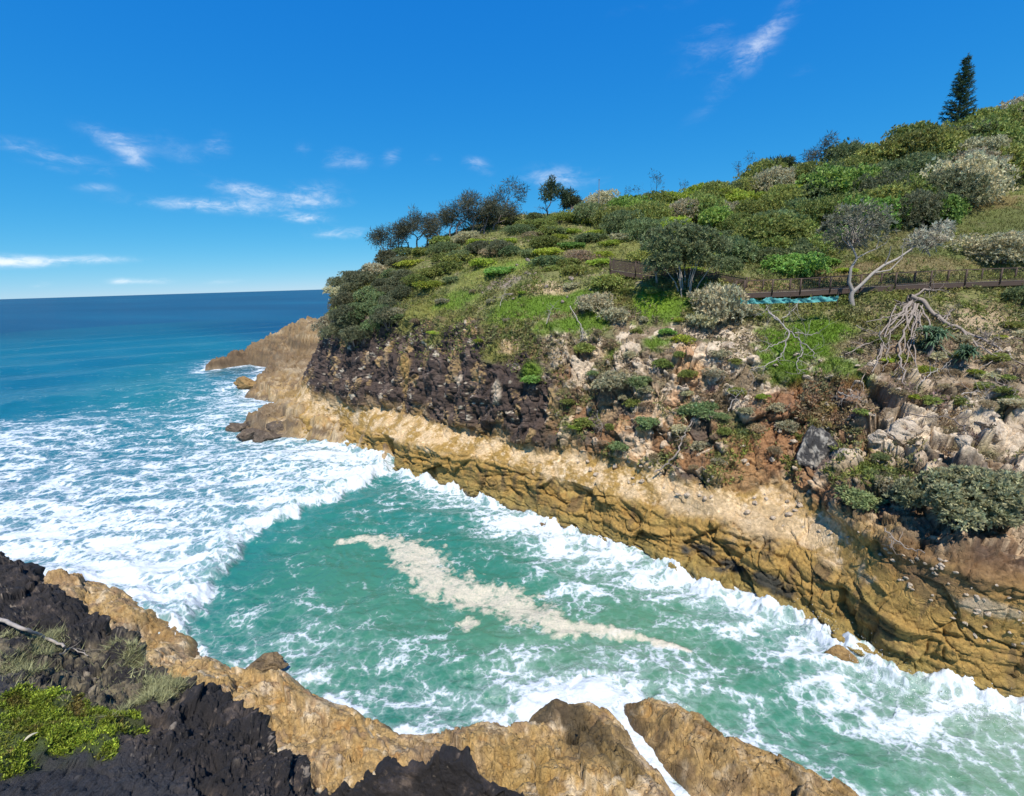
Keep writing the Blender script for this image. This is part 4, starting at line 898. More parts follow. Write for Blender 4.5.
n_sh += thicket([(570, 350), (640, 335), (700, 330), (745, 375), (800, 385), (790, 470), (740, 470), (660, 458), (600, 450), (560, 420)], 38, 24, 7, 14, dict(dry=4, olive=3, bluish=2, lime=1.5, grey=2),
    dict(dry='dry brown bush in the patchy scrub of the cliff right of the dark rock', olive='olive shrub in the patchy scrub of the cliff right of the dark rock', bluish='blue green shrub in the patchy scrub of the cliff right of the dark rock', lime='yellow green shrub in the patchy scrub of the cliff right of the dark rock', grey='silvery shrub in the patchy scrub of the cliff right of the dark rock'), 'shrubs of the patchy cliff scrub', .8)
n_sh += thicket([(860, 330), (900, 320), (1024, 320), (1024, 410), (960, 405), (880, 400), (850, 370)], 30, 17, 8, 14, dict(dry=5, olive=3, lime=1.5, grey=2),
    dict(dry='dry brown bush among the debris below the right boardwalk', olive='olive shrub among the debris below the right boardwalk', lime='yellow green shrub among the debris below the right boardwalk', grey='silvery shrub among the debris below the right boardwalk'), 'shrubs among the debris', .7)
print('SHRUBS', n_sh)
# the shrubs one can point to
for a in [(596,306,19,'grey','silvery round shrub below the left stretch of boardwalk, taller of a close pair',1.0), (612,318,15,'grey','silvery shrub with bare lower stems in front of its taller twin',1.1), (604,283,19,'olive','dense olive dome shrub just left of the dark boardwalk railing',.9), (574,272,15,'olive','round olive shrub at the left end of the boardwalk',.9),
    (716,314,31,'grey','large open silver leaved bush at the left end of the turquoise barrier',1.2), (700,322,16,'grey','silver leaved bush at the left foot of the largest silver bush',1.0), (740,312,17,'grey','silver leaved bush in front of the turquoise barrier',.9),
    (790,272,29,'bright','vivid green dome shaped bush standing right behind the boardwalk',.95), (822,262,13,'bright','small bright green bush right of the vivid green dome',.8), (842,268,11,'lime','yellow green bush between the vivid dome and the leaning tree',.7),
    (762,245,42,'olive','tall yellowish olive bush above the vivid green dome',1.2), (725,258,26,'bluish','dark rounded bush behind the spreading tree',1.2), (835,240,22,'bright','leafy green bush at the left of the leaning pale tree',1.1),
    (612,382,24,'grey','grey green shrub hanging in the hollow of the cliff',.9), (694,410,17,'bluish','blue green shrub on the cliff right of the orange rock face',1.0), (530,378,13,'bright','bright green tuft of a shrub on the dark cliff',.8),
    (858,500,22,'bluish','low spreading shrub at the left side of the largest cliff bush',.7), (885,492,15,'grey','grey green shrub squeezed between the low shrub and the largest cliff bush',1.0),
    (1000,256,40,'grey','broad grey olive bush above the right end of the boardwalk',1.05), (1015,300,22,'bluish','dark blue green bush cut off at the right edge by the boardwalk',1.2), (955,202,36,'grey','tall silver grey bush in the thicket right under the conical pine',1.5), (905,215,30,'grey','silver grey bush left of the open grassy strip',1.2), (545,232,15,'olive','dark green bush on the ridge beside the skyline trees',1.0), (520,226,14,'olive','rounded bush on the ridge under the thin skyline tree',1.0), (478,250,17,'dark','dark rounded bush under the row of skyline trees',1.0), (458,258,17,'bluish','blue green dome bush under the row of skyline trees',.9), (497,250,17,'dark','dark green bush right of the row of skyline trees',.9), (685,268,18,'lime','yellow green low bush under the spreading tree',.6), (568,244,16,'bright','bright green low bush on the open slope',.6), (497,270,20,'bright','bright green low bush above the bare rocks of the slope',.5)]:
    shrub(*a[:5], parts=True, zs=a[5])
# the largest bush of the cliff, built larger and finer
def big_shrub(px, py, rx, rz_, seed, col, label, ns=1500, L=.24, W=.10, per=9, name='shrub', lift=0, cat='shrub', bark=None):
    c = hit(px, py)
    if c is None: return
    rng = np.random.RandomState(seed); w = float((c-EYE)@FWD); R = rx/FOC*w; H = rz_/FOC*w
    o = root(name, c-[0, 0, .3], label, cat)
    tips, dirs, lines = [], [], []
    for i in range(26):
        a = rng.uniform(0, 6.28); q = math.sqrt(rng.rand())*.78; cc = np.array([math.cos(a)*q*R, math.sin(a)*q*R*.8, H*(lift+rng.uniform(.25, .95)*(1-.45*q*q))])
        r = R*rng.uniform(.17, .30); m = ns//26; d = rnd_dirs(rng, m); d[:, 2] = np.where(d[:, 2] < -.3, -d[:, 2], d[:, 2])
        tips.append(cc+d*(r*rng.uniform(.7, 1.05, m))[:, None]); dirs.append(d+[0, 0, .5])
        lines.append(([np.array([math.cos(a)*.1*R, math.sin(a)*.1*R, -.3]), cc*.45+rng.normal(size=3)*.1, cc], [.07, .05, .02]))
    V, F, k = leaf_geo(rng, np.concatenate(tips), np.concatenate(dirs)/1.2, per, L, W, .75, col, .18, .25)
    link('foliage', mesh_np('foliage', V, F, [M_LEAF], {'Col': k}, smooth=False), o); link('stems', tubes_mesh('stems', lines if lift == 0 else lines[::3], bark or M_BARK, 6), o)
big_shrub(962, 518, 54, 52, 5, (.40, .40, .225), 'largest bush of the cliff, dense grey green, above the ochre ledge at the right', 2300)
big_shrub(908, 505, 22, 28, 6, (.37, .375, .21), 'grey green bush joined to the left side of the largest cliff bush', 700)
big_shrub(1022, 505, 34, 40, 8, (.36, .36, .20), 'dense grey green bush cut off by the right edge above the ochre ledge', 900)

# ------------------------------------------------------------------ trees
def ground(px, py, tol=4):
    for k in range(12):
        c = hit(px, py+3*k, tol)
        if c is not None: return c
def tree(name, label, px, py, hpx, lean=(0, 0), seed=0, depth=4, r=.12, leaf=dict(col=(.05, .06, .035), per=16, L=.34, W=.035), bark=None, kink=.22, ang=.6, ratio=.72, up=.15, group=None, n=2, first=.35, pos=None, cat='tree', leaf_skip=0.0):
    c = ground(px, py) if pos is None else pos
    if c is None: print('no ground', name, px, py); return None
    rng = np.random.RandomState(seed); w = float((c-EYE)@FWD); H = hpx/FOC*w
    o = root(name, c-[0, 0, .25], label, cat, group)
    L1 = H*first
    out, tips = wood(rng, (0, 0, 0), (lean[0], lean[1], 1), L1, r, depth, kink, ang, ratio, n, up)
    T_ = np.array([t[0] for t in tips]); z = T_[:, 2].max(); k = H/z
    S = np.array([k, k, k]); out = [([p*S for p in pts], rad) for pts, rad in out]
    link('trunk', tubes_mesh('trunk', out[:1], bark or M_BARK, 8), o)
    if len(out) > 1: link('branches', tubes_mesh('branches', out[1:], bark or M_BARK, 5), o)
    if leaf:
        D_ = np.array([t[1] for t in tips]); m = (rng.rand(len(T_)) >= leaf_skip) & (T_[:, 2] > z*.52)
        V, F, kc = leaf_geo(rng, (T_*S)[m], D_[m], leaf['per'], leaf['L'], leaf['W'], leaf.get('spread', 1.0), leaf['col'], .2, .25, leaf.get('droop', .0), leaf.get('shift', .6))
        link('crown', mesh_np('crown', V, F, [M_LEAF], {'Col': kc}, smooth=False), o)
    return o
OAK = dict(col=(.10, .105, .062), per=52, L=.70, W=.07, shift=1.15)
DRK = dict(col=(.085, .11, .05), per=55, L=.6, W=.12, shift=.9)
GRY = dict(col=(.26, .24, .17), per=30, L=.42, W=.075, shift=.8)
for i, (px, py, h, lx, lab, lf) in enumerate([
    (388, 256, 28, -.15, 'leftmost wind bent tree of the skyline row above the headland nose', OAK), (405, 250, 31, .1, 'second tree of the skyline row counted from the sea, sky showing below it', OAK), (423, 243, 33, .1, 'third tree of the skyline row from the sea, flat dark crown', OAK),
    (437, 238, 34, .15, 'small dark tree in the middle of the skyline row, half hidden by neighbours', OAK), (397, 254, 30, -.05, 'low crowned tree wedged between the two leftmost trees of the skyline row', OAK), (414, 247, 30, .0, 'low bushy tree filling the gap right of the second skyline tree', OAK), (446, 237, 30, -.1, 'low bushy tree left of the broad brownish crown on the skyline', OAK), (475, 231, 30, 0, 'low bushy tree right beside the tallest skyline tree', OAK), (490, 226, 22, .1, 'small round tree closing the right end of the skyline row', OAK),
    (452, 235, 36, .1, 'broad brownish crowned tree of the skyline row', OAK), (468, 232, 37, .15, 'tallest tree of the skyline row, near its right end', OAK), (481, 230, 30, .2, 'open crowned tree near the right end of the skyline row', OAK),
    (513, 214, 35, .05, 'slim tree with feathery crown alone on the ridge', OAK), (545, 216, 36, -.1, 'dense dark tree on the ridge right of the slim feathery tree', DRK), (562, 212, 24, .3, 'low dark tree leaning right on the ridge', DRK),
    (778, 176, 24, .1, 'small dark round crowned tree on the hill skyline', DRK), (838, 164, 30, -.1, 'dark spiky tree rising from the hilltop scrub left of the pine', OAK), (868, 152, 26, .2, 'wind swept grey tree rising from the hilltop scrub nearest left of the pine', GRY), (1012, 122, 26, .2, 'dark wind swept tree on the skyline at the right edge', DRK)]):
    tree('skyline_tree', lab, px, py, h, (lx, 0), 140+i, 4, .16, lf, M_BARK, .22, .85, .74, .05, 'trees along the skyline', first=.46)
for i, (px, py, h, lab, sk) in enumerate([(655, 205, 34, 'bare spindly tree on the ridge left of centre hilltop', .55), (618, 208, 22, 'short thin twiggy tree on the ridge beside the thin pole', .6), (735, 186, 36, 'sparse twiggy tree with few leaves against the sky', .3), (668, 200, 24, 'thin leaning dead tree close to the bare spindly tree', .8)]):
    tree('sparse_tree', lab, px, py, h, (.1, 0), 70+i, 4, .07, dict(col=(.06, .07, .045), per=7, L=.45, W=.06, shift=.8), M_BARK, .22, .55, .75, .12, 'sparse trees on the ridge', first=.4, leaf_skip=sk)

# the conical pine
def pine(px, py, hpx):
    c = ground(px, py); rng = np.random.RandomState(3); w = float((c-EYE)@FWD); H = hpx/FOC*w
    o = root('pine_tree', c-[0, 0, .4], 'tall dark conical pine standing alone above the thicket on the hilltop', 'tree')
    link('trunk', tubes_mesh('trunk', [([np.array([0, 0, z]) for z in np.linspace(0, H, 8)], np.linspace(.26, .03, 8))], M_BARK, 8), o)
    lines, tips, dirs = [], [], []
    z = H*.10
    while z < H*.985:
        f = z/H; Lb = (H*.20)*(1-f)**.75*min(1, .6+f*1.6); n = 6 if f < .8 else 4; a0 = rng.uniform(0, 6.28)
        for k in range(n):
            if rng.rand() < (.22 if f < .35 else .08): continue
            a = a0+6.283*k/n+rng.normal()*.18; L = Lb*rng.uniform(.8, 1.12); d = np.array([math.cos(a), math.sin(a), 0])
            pts = [np.array([0, 0, z])+d*L*t+np.array([0, 0, L*(-.10*t+.32*t*t)+rng.normal()*.02]) for t in np.linspace(0, 1, 6)]
            lines.append((pts, np.linspace(.06, .02, 6)))
            for t in np.linspace(.25, 1, max(3, int(L/.22))):
                p = pts[0]+(d*L*t)+np.array([0, 0, L*(-.10*t+.32*t*t)]); side = np.array([-d[1], d[0], 0])
                for s in (-1, 1):
                    tips.append(p); dirs.append(d*.6+side*s*.8*(1.1-t*.6)+[0, 0, .25])
        z += H*.052*(1-.5*f)
    tips.append(np.array([0, 0, H])); dirs.append(np.array([0, 0, 1.]))
    link('branches', tubes_mesh('branches', lines, M_BARK, 4), o)
    V, F, k = leaf_geo(rng, np.array(tips), np.array(dirs), 8, .42, .075, .45, (.05, .095, .042), .2, .3, shift=.3)
    link('crown', mesh_np('crown', V, F, [M_LEAF], {'Col': k}, smooth=False), o)
pine(950, 134, 80)

# spreading pandanus-like trees: stilted pale trunks, rosettes of strap leaves
def strap_geo(rng, tips, per, L, W, col):
    """arching strap leaves, three joints each"""
    n = len(tips)*per; b = np.repeat(np.asarray(tips), per, 0); a = rng.uniform(0, 6.28, n); e = rng.uniform(-.2, 1.2, n)
    d = np.stack([np.cos(a)*np.cos(e), np.sin(a)*np.cos(e), np.sin(e)], 1); s = np.stack([-np.sin(a), np.cos(a), a*0], 1); l = (L*rng.uniform(.7, 1.2, n))[:, None]
    rows = []
    for t, wd, dr in [(0, .6, 0), (.4, 1, -.02), (.75, .7, -.18), (1, .1, -.5)]:
        p = b+d*l*t+np.array([0, 0, 1.0])*l*dr; rows += [p-s*W*wd*.5, p+s*W*wd*.5]
    V = np.stack(rows, 1).reshape(-1, 3); base = np.arange(n)[:, None]*8
    F = np.concatenate([base+np.array([[0, 1, 3, 2]]), base+np.array([[2, 3, 5, 4]]), base+np.array([[4, 5, 7, 6]])])
    c = np.asarray(col)[None]*np.clip(1+rng.normal(size=n)*.25, .4, 1.8)[:, None]*np.repeat(np.clip(1+rng.normal(size=len(tips))*.2, .5, 1.6), per)[:, None]
    return V, F, np.repeat(c, 8, 0)
def pandanus(px, py, hpx, label, seed, heads=16, leanx=0.0, col=(.15, .20, .105), L=1.0, depth=3, name='pandanus_tree', first=.42, trunks=1, group=None):
    c = hit(px, py, 4); rng = np.random.RandomState(seed); w = float((c-EYE)@FWD); H = hpx/FOC*w
    o = root(name, c-[0, 0, .25], label, 'tree', group); lines, tips = [], []
    for t in range(trunks):
        a = rng.uniform(0, 6.28)
        out, tp = wood(rng, (.35*t*math.cos(a), .35*t*math.sin(a), 0), (leanx+(t-.5*(trunks-1))*.5, rng.normal()*.15, 1), H*first, .13, depth, .12, .62, .68, 2, .2)
        lines += out; tips += tp
    Tp = np.array([t[0] for t in tips]); k = H*.86/Tp[:, 2].max(); Tp = Tp*k; lines = [([p*k for p in a], b) for a, b in lines]
    link('trunk', tubes_mesh('trunk', lines, M_PALEBARK if depth > 1 else M_BARK, 7), o)
    V, F, kc = strap_geo(rng, Tp, heads, L, .11, col); link('crown', mesh_np('crown', V, F, [M_LEAF], {'Col': kc}, smooth=False), o)
big_shrub(684, 292, 46, 50, 17, (.23, .27, .125), 'spreading round crowned tree with forked pale trunks before the boardwalk', 2400, .30, .10, 8, 'spreading_tree', .38, 'tree', M_PALEBARK)
pandanus(654, 280, 34, 'small strap leaved tree at the left of the round crowned spreading tree', 22, 30, -.1, trunks=1, L=1.1)
pandanus(926, 348, 28, 'spiky blue green young plant beneath the fallen dead tree', 24, 44, 0, (.10, .17, .09), .8, 1, 'strap_leaf_plant', .3, 3)
pandanus(958, 360, 20, 'low spiky green plant right of the taller one under the fallen tree', 25, 40, 0, (.10, .16, .085), .7, 1, 'strap_leaf_plant', .3, 2)

# the pale leaning tree that forks beside the boardwalk: silver crowns at both ends of its limbs
def leaning_tree():
    c = hit(852, 303, 4); o = root('leaning_tree', c-[0, 0, .3], 'pale bare trunked leaning tree forking in front of the boardwalk with silver crowns', 'tree'); rng = np.random.RandomState(9)
    y = c[1]; Q = lambda px, py, dy=0: at(px, py, y+dy)-o.location
    trunk = [Q(852, 306), Q(851, 296), Q(853, 290)]
    limbs = [([Q(853, 292), Q(849, 282), Q(851, 268), Q(857, 258), Q(853, 249), Q(848, 240)], [.24, .20, .16, .13, .10, .06]),
             ([Q(853, 292), Q(862, 284), Q(873, 273), Q(884, 265, .4), Q(897, 259, .6), Q(910, 250, .8), Q(922, 241, 1), Q(934, 233, 1.2)], [.24, .20, .18, .16, .13, .10, .08, .05]),
             ([Q(884, 266, .4), Q(889, 255, .2), Q(891, 246, 0)], [.09, .07, .04]), ([Q(873, 273), Q(890, 270, .3), Q(902, 258, .5), Q(903, 246, .5)], [.10, .08, .06, .03]),
             ([Q(857, 258), Q(868, 252, .3), Q(876, 249, .5), Q(879, 240, .6), Q(872, 230, .8)], [.08, .07, .06, .05, .03]), ([Q(853, 249), Q(843, 240, .4), Q(840, 228, .5)], [.07, .05, .03]), ([Q(876, 249, .5), Q(886, 243, .6), Q(890, 236, .6)], [.05, .04, .02])]
    link('trunk', tubes_mesh('trunk', [(trunk, [.22, .18, .165])], M_PALEBARK, 9), o)
    for L in limbs: link('limb', tubes_mesh('limb', [(L[0], [a*.66 for a in L[1]])], M_PALEBARK, 7), o)
    for cx, cy, rx, ry, n, col in [(857, 226, 34, 20, 420, (.30, .29, .19)), (930, 237, 22, 10, 210, (.42, .40, .29))]:
        d = rnd_dirs(rng, n); q = rng.uniform(.25, 1, n)[:, None]**.5; s = y/FOC
        ctr = Q(cx, cy, .8); tips = ctr+d*q*np.array([rx*s, rx*s*.8, ry*s*1.15])
        tips[:, 2] += (tips[:, 0]-ctr[0])*(.35 if cx > 900 else .0)
        V, F, k = leaf_geo(rng, tips, d*.6+[0, 0, .6], 9, .36, .075, .9, col, .2, .28); link('crown', mesh_np('crown', V, F, [M_LEAF], {'Col': k}, smooth=False), o)
        tw = [([ctr+rng.normal(size=3)*.3-[0, 0, ry*s*.8], ctr*.5+tips[i]*.5+rng.normal(size=3)*.12, tips[i]], [.04, .03, .012]) for i in rng.choice(n, 46, False)]
        for a in tw: link('twig', tubes_mesh('twig', [a], M_PALEBARK, 4), o)
leaning_tree()

# ------------------------------------------------------------------ dead wood
def dead_tree(name, label, px, py, limbs, seed, m=None, twig=.5, depth=2, cat='dead tree', r=1.0):
    """limbs: sighted lines with an offset in distance; fine dead twigs fork off every limb"""
    c = hit(px, py, 4); o = root(name, c, label, cat); rng = np.random.RandomState(seed); y = c[1]; tw = []; tg = []
    for line, r0, r1 in limbs:
        P = []
        for q in line:                                             # limbs lie on the ground or hang in front of it, never inside it
            g = hit(q[0], q[1], 3); yq = y+(q[2] if len(q) > 2 else 0)
            if g is not None: yq = min(yq, g[1]-.3) if twig > .4 else g[1]-.25
            P.append(at(q[0], q[1], yq)-c)
        # finer joints, slightly crooked
        t = np.linspace(0, len(P)-1, len(P)*4); X = np.array([P[min(int(a), len(P)-2)]*(1-(a-min(int(a), len(P)-2)))+P[min(int(a), len(P)-2)+1]*(a-min(int(a), len(P)-2)) for a in t])
        X[1:-1] += rng.normal(size=X[1:-1].shape)*.05; R = np.linspace(r0, r1, len(X))*r*.72
        link('limb', tubes_mesh('limb', [(list(X), list(R))], m or M_DEAD, 7), o)
        for k in range(int(len(X)*twig)):
            i = rng.randint(len(X)//3, len(X)); d = rng.normal(size=3); d[2] -= .1
            a, _ = wood(rng, X[i], d, rng.uniform(.35, 1.0), max(R[i]*.45, .015), depth-1, .3, .6, .7, 2, .0, None, None, 3, .6); tw += a; tg.append(a)
    for a in tg[:90]: link('twig', tubes_mesh('twig', a, m or M_DEAD, 4), o)
    return o
_rt = random.Random(3)
TANGLE = [([(905+_rt.uniform(-12, 18), 304+_rt.uniform(0, 10), -.3), (x0*.5+452+_rt.uniform(-8, 8), y0*.5+152+_rt.uniform(-6, 10), -1.6), (x0+_rt.uniform(-6, 6), y0-12, -3), (x0, y0, -4)], .07, .018) for x0, y0 in [(_rt.uniform(862, 948), _rt.uniform(335, 402)) for _ in range(11)]]
big = dead_tree('fallen_tree', 'large fallen dead tree with upturned root plate and long bare limb below the boardwalk', 915, 302,
    [([(910, 296), (922, 300), (932, 312, -.8), (945, 322, -1.5), (962, 330, -2.2), (985, 341, -3), (1005, 352, -3.8), (1030, 372, -4.8)], .26, .07), ([(962, 330, -2.2), (975, 343, -3), (995, 356, -4), (1018, 368, -5)], .12, .05), ([(945, 322, -1.5), (950, 312, -1.2), (955, 309, -1)], .10, .03),
     ([(915, 296), (925, 289), (935, 290)], .14, .05), ([(912, 300), (905, 312, -.8), (890, 322, -1.5), (875, 340, -2.5), (845, 354, -3.5)], .14, .04), ([(910, 302), (898, 318, -1), (886, 330, -2), (880, 350, -3), (872, 372, -4)], .12, .04), ([(915, 304), (908, 325, -1.5), (898, 345, -2.5), (902, 365, -4), (905, 385, -5)], .14, .05),
     ([(918, 304), (912, 330, -1.5), (915, 350, -3), (918, 372, -4)], .10, .03), ([(920, 306), (930, 325, -1.5), (938, 345, -2.6), (950, 358, -3.5)], .10, .03), ([(1000, 350, -3.6), (990, 362, -4), (975, 372, -5)], .07, .02), ([(905, 312, -.8), (885, 318, -1.4), (866, 322, -2)], .08, .03)]+TANGLE, 31, None, .9, 2)
rp = np.random.RandomState(8); rl = [([np.zeros(3), d*.5+rp.normal(size=3)*.08, d*rp.uniform(.8, 1.3)], [.13, .09, .03]) for d in rnd_dirs(rp, 26)*np.array([1.25, .5, .8])]
rt = link('root_plate', tubes_mesh('root_plate', rl + [([np.array([-1.2, 0, -.5]), np.array([-.4, .05, -.05]), np.array([.3, 0, .2])], [.42, .5, .3])], M_BARK, 9), big, (-.1, .1, -.1))
dead_tree('dead_branch', 'grey bare fallen branch with many forks lying over the bright green grass', 800, 350,
    [([(768, 312, .5), (778, 320), (788, 330, -.5), (800, 340, -.8), (812, 350, -1), (816, 358, -1)], .10, .03), ([(778, 320), (770, 312, .5), (766, 305, 1)], .07, .03), ([(788, 330, -.5), (786, 345, -.9), (780, 358, -1), (765, 366, -1.4), (750, 370, -1.6)], .08, .03), ([(786, 340, -.9), (775, 345, -1), (760, 352, -1.2)], .06, .02),
     ([(800, 340, -.8), (803, 352, -1), (796, 362, -1.4), (800, 372, -1.6)], .07, .02), ([(795, 333, -.6), (808, 335, -.8), (818, 333, -.8)], .06, .02), ([(782, 318), (792, 312, .3), (800, 300, .8)], .06, .02)], 32, M_PALEBARK, .7, 2, 'dead branch')
dead_tree('dead_branch', 'pale dead stick bent like a hook at the edge of the grassy cliff top', 580, 340, [([(570, 306, 0), (577, 318, 0), (582, 328, -.2), (583, 338, -.4), (576, 346, -.6)], .07, .03), ([(582, 328, -.2), (586, 334, -.3), (578, 343, -.5)], .05, .02)], 33, M_PALEBARK, .3, 1, 'dead branch')
dead_tree('dead_branch', 'long pale dead limb standing against the lower cliff above the ochre ledge', 672, 460, [([(692, 421, .6), (685, 432, .5), (682, 442, .2), (676, 455, 0), (668, 464, -.4), (655, 472, -.8)], .07, .09), ([(692, 421, .6), (700, 418, .7), (715, 415, .8)], .05, .02)], 34, M_DEAD, .3, 1, 'dead branch')
dead_tree('dead_branch', 'bare fallen branch below the largest cliff bush, over dark soil', 905, 545, [([(885, 528, .3), (895, 540, 0), (908, 548, -.3), (925, 553, -.5)], .06, .03), ([(895, 540, 0), (890, 548, -.3)], .03, .02)], 35, M_DEAD, .5, 1, 'dead branch')
dead_tree('dead_branch', 'dead stick lying across broken pale rocks left of the right edge', 955, 420, [([(905, 413, .3), (930, 416, .2), (955, 419, 0), (975, 416, 0)], .05, .03), ([(955, 419, 0), (965, 430, -.3), (972, 440, -.6)], .05, .03)], 36, M_BARK, .5, 1, 'dead branch')
for i, (px, py, l) in enumerate([(502, 300, 'grey twiggy dead branch poking up from the left grassy ledge'), (548, 318, 'grey twiggy dead branch at the front rim of the grassy ledge')]):
    dead_tree('dead_branch', l, px, py, [([(px-2, py+6), (px+1, py-3, .2), (px+5, py-12, .4)], .05, .02)], 37+i, M_PALEBARK, 1.2, 1, 'dead branch')

for i, (px, py, ln, an, lab) in enumerate([(885, 345, 30, 70, 'grey dead stick hanging from the fallen tree over pale stones'), (868, 330, 26, 20, 'thin bleached stick left of the fallen tree'), (935, 372, 34, -35, 'bleached stick below the two spiky plants'), (990, 335, 30, 30, 'thin dead stick above the bare limb of the fallen tree'), (975, 392, 28, -10, 'grey stick on stones above the pale split blocks'),
        (655, 365, 22, 60, 'dead twiggy stick left of the orange rock'), (735, 400, 26, -60, 'dead stick on the brown soil scar'), (600, 420, 20, 75, 'dead stick on the lower cliff below the hollow shrub'), (850, 395, 24, 15, 'dead stick at the lower rim of the bright grass'), (1005, 385, 26, 40, 'dead stick beside the pale rock at the right edge')]):
    dx, dy = ln*math.cos(math.radians(an))/2, ln*math.sin(math.radians(an))/2
    dead_tree('dead_branch', lab, px, py, [([(px-dx, py-dy), (px-dx*.3, py-dy*.1), (px+dx*.4, py+dy*.3), (px+dx, py+dy)], .06, .025)], 50+i, M_DEAD if i % 2 else M_PALEBARK, .9, 2, 'dead branch')
# ------------------------------------------------------------------ grass (uncountable)
def grass_mesh(name, pos, hmin, hmax, wid, cols, seed, lean=.5):
    rng = np.random.RandomState(seed); n = len(pos); a = rng.uniform(0, 6.28, n); h = rng.uniform(hmin, hmax, n)[:, None]
    s = np.stack([np.cos(a), np.sin(a), a*0], 1)*wid; t = np.stack([rng.normal(size=n)*lean, rng.normal(size=n)*lean, np.ones(n)], 1)*h
    V = np.stack([pos-s, pos+s, pos+t], 1).reshape(-1, 3); F = np.arange(n*3).reshape(-1, 3)
    return mesh_np(name, V, F, [M_GRASS], {'Col': np.repeat(cols*np.clip(1+rng.normal(size=n)*.25, .4, 1.8)[:, None], 3, 0)}, smooth=False)
rg = np.random.RandomState(4)
# tangled heath between the shrubs: low sprays of leaves all over the vegetated ground
hw_ = ((is_up*(1-.82*debris))*(.35+.9*sstep(n1+fbm(P0, .25, 3, off=200), -.25, .35)) + is_cliff*soilside*sstep(fbm(P0, .33, 4, off=120)+n2*.35, -.1, .3)*.22 + is_cliff*darkside*sstep(vv, 4.0, 4.9)*.5)*(1-np.minimum(GRASSW, .9))
cand = np.where((HX > -60) & (HX < 1090) & (HY > 90) & (HY < 490) & (hw_ > .05))[0]; pr = hw_[cand]*(.35+np.maximum(0, 60/HW[cand]-.5)); sel = rg.choice(cand, 52000, p=pr/pr.sum())
hp_ = HEAD[sel]+np.stack([rg.normal(size=52000)*.08, rg.normal(size=52000)*.08, np.abs(rg.normal(size=52000))*.16], 1)
V, F, k = leaf_geo(rg, hp_, np.tile([[0, 0, 1.]], (52000, 1)), 4, .27, .085, 1.0, (.20, .225, .065), .2, .25)
tone = fbm(hp_, .35, 4, off=210); tone2 = fbm(hp_, .8, 3, off=220); kc_ = np.repeat(np.repeat(np.stack([1+.55*tone+.35*tone2, 1+.25*tone, 1+.9*tone2], 1), 4, 0), 4, 0)
dw_ = np.repeat(np.repeat(debris[sel], 4), 4)[:, None]*.88; k = k*(1-dw_)+np.array([[.26, .20, .115]])*dw_*(k.mean(1, keepdims=True)/.16)
tag(link('heath', mesh_np('heath', V, F, [M_GRASS], {'Col': np.clip(k*kc_, .02, .6)}, smooth=False)), kind='stuff')
vis = (HX > -60) & (HX < 1090) & (HY > 90) & (HY < 520) & (GRASSW > .15)
cand = np.where(vis)[0]; pr = GRASSW[cand]; sel = rg.choice(cand, 70000, p=pr/pr.sum())
gp = HEAD[sel]+rg.normal(size=(len(sel), 3))*[.06, .06, .0]; gc = C[sel]*np.array([1.15, 1.1, .9])*(1+.5*fbm(gp, .9, 3, off=230))[:, None]
tag(link('slope_grass', grass_mesh('slope_grass', gp-[0, 0, .03], .06, .30, .03, gc, 5)), kind='stuff')
# the lime green succulent mat and wiry grass on the near cliff top
gm = np.where((green > .35) & (BX > -80) & (BX < 400) & (BY < 900) & (VB > 2.2))[0]; wg_ = np.clip(fbm(PB[gm], 3.2, 4, off=66)+.14, 0, 1)+.004; sel = rg.choice(gm, 30000, p=wg_/wg_.sum())
V, F, k = leaf_geo(rg, PB[sel]+rg.normal(size=(len(sel), 3))*.015, np.tile([[0, 0, 1.]], (len(sel), 1)), 2, .042, .014, .9, (.20, .27, .03), .3, .35)
ton = np.repeat(np.repeat(fbm(PB[sel], 2.6, 4, off=33), 2), 4); k = k*(.7+.9*sstep(ton, -.35, .35))[:, None]*np.stack([1+.5*sstep(-ton, .1, .4), 1-.1*sstep(-ton, .1, .4), 1+1.2*sstep(-ton, .1, .4)], 1)
tag(link('succulent_mat', mesh_np('succulent_mat', V, F, [M_GRASS], {'Col': k}, smooth=False)), kind='stuff')
gm = np.where((grey > .35) & (green < .85) & (BX > -80) & (BX < 300) & (VB > 2.1) & (VB < 4.4))[0]; wgt = np.clip(fbm(PB[gm], 1.6, 3, off=44)-.05, 0, 1)+.003; sel = rg.choice(gm, 9000, p=wgt/wgt.sum())
tag(link('wiry_grass', grass_mesh('wiry_grass', PB[sel]-[0, 0, .01], .03, .13, .006, np.tile([[.30, .29, .15]], (len(sel), 1))*(1+.4*fbm(PB[sel], 3, 2, off=8))[:, None], 6, .9)), kind='stuff')

# ------------------------------------------------------------------ the boardwalk
def box_geo(c, ax, ay, az):
    c, ax, ay, az = [np.asarray(v, float) for v in (c, ax, ay, az)]
    V = np.array([c+sx*ax+sy*ay+sz*az for sz in (-1, 1) for sy in (-1, 1) for sx in (-1, 1)])
    return V, np.array([[0, 2, 3, 1], [4, 5, 7, 6], [0, 1, 5, 4], [2, 6, 7, 3], [0, 4, 6, 2], [1, 3, 7, 5]])
def span_box(a, b, w, h, off=(0, 0)):
    """a beam from a to b: w across, h high, moved by off across / up"""
    a, b = np.asarray(a, float), np.asarray(b, float); d = b-a; s = np.array([-d[1], d[0], 0]); s /= np.linalg.norm(s)
    u_ = np.cross(d/np.linalg.norm(d), s)*-1; u_ = np.array([0, 0, 1.0])
    return box_geo((a+b)/2+s*off[0]+u_*off[1], d/2, s*w/2, u_*h/2)
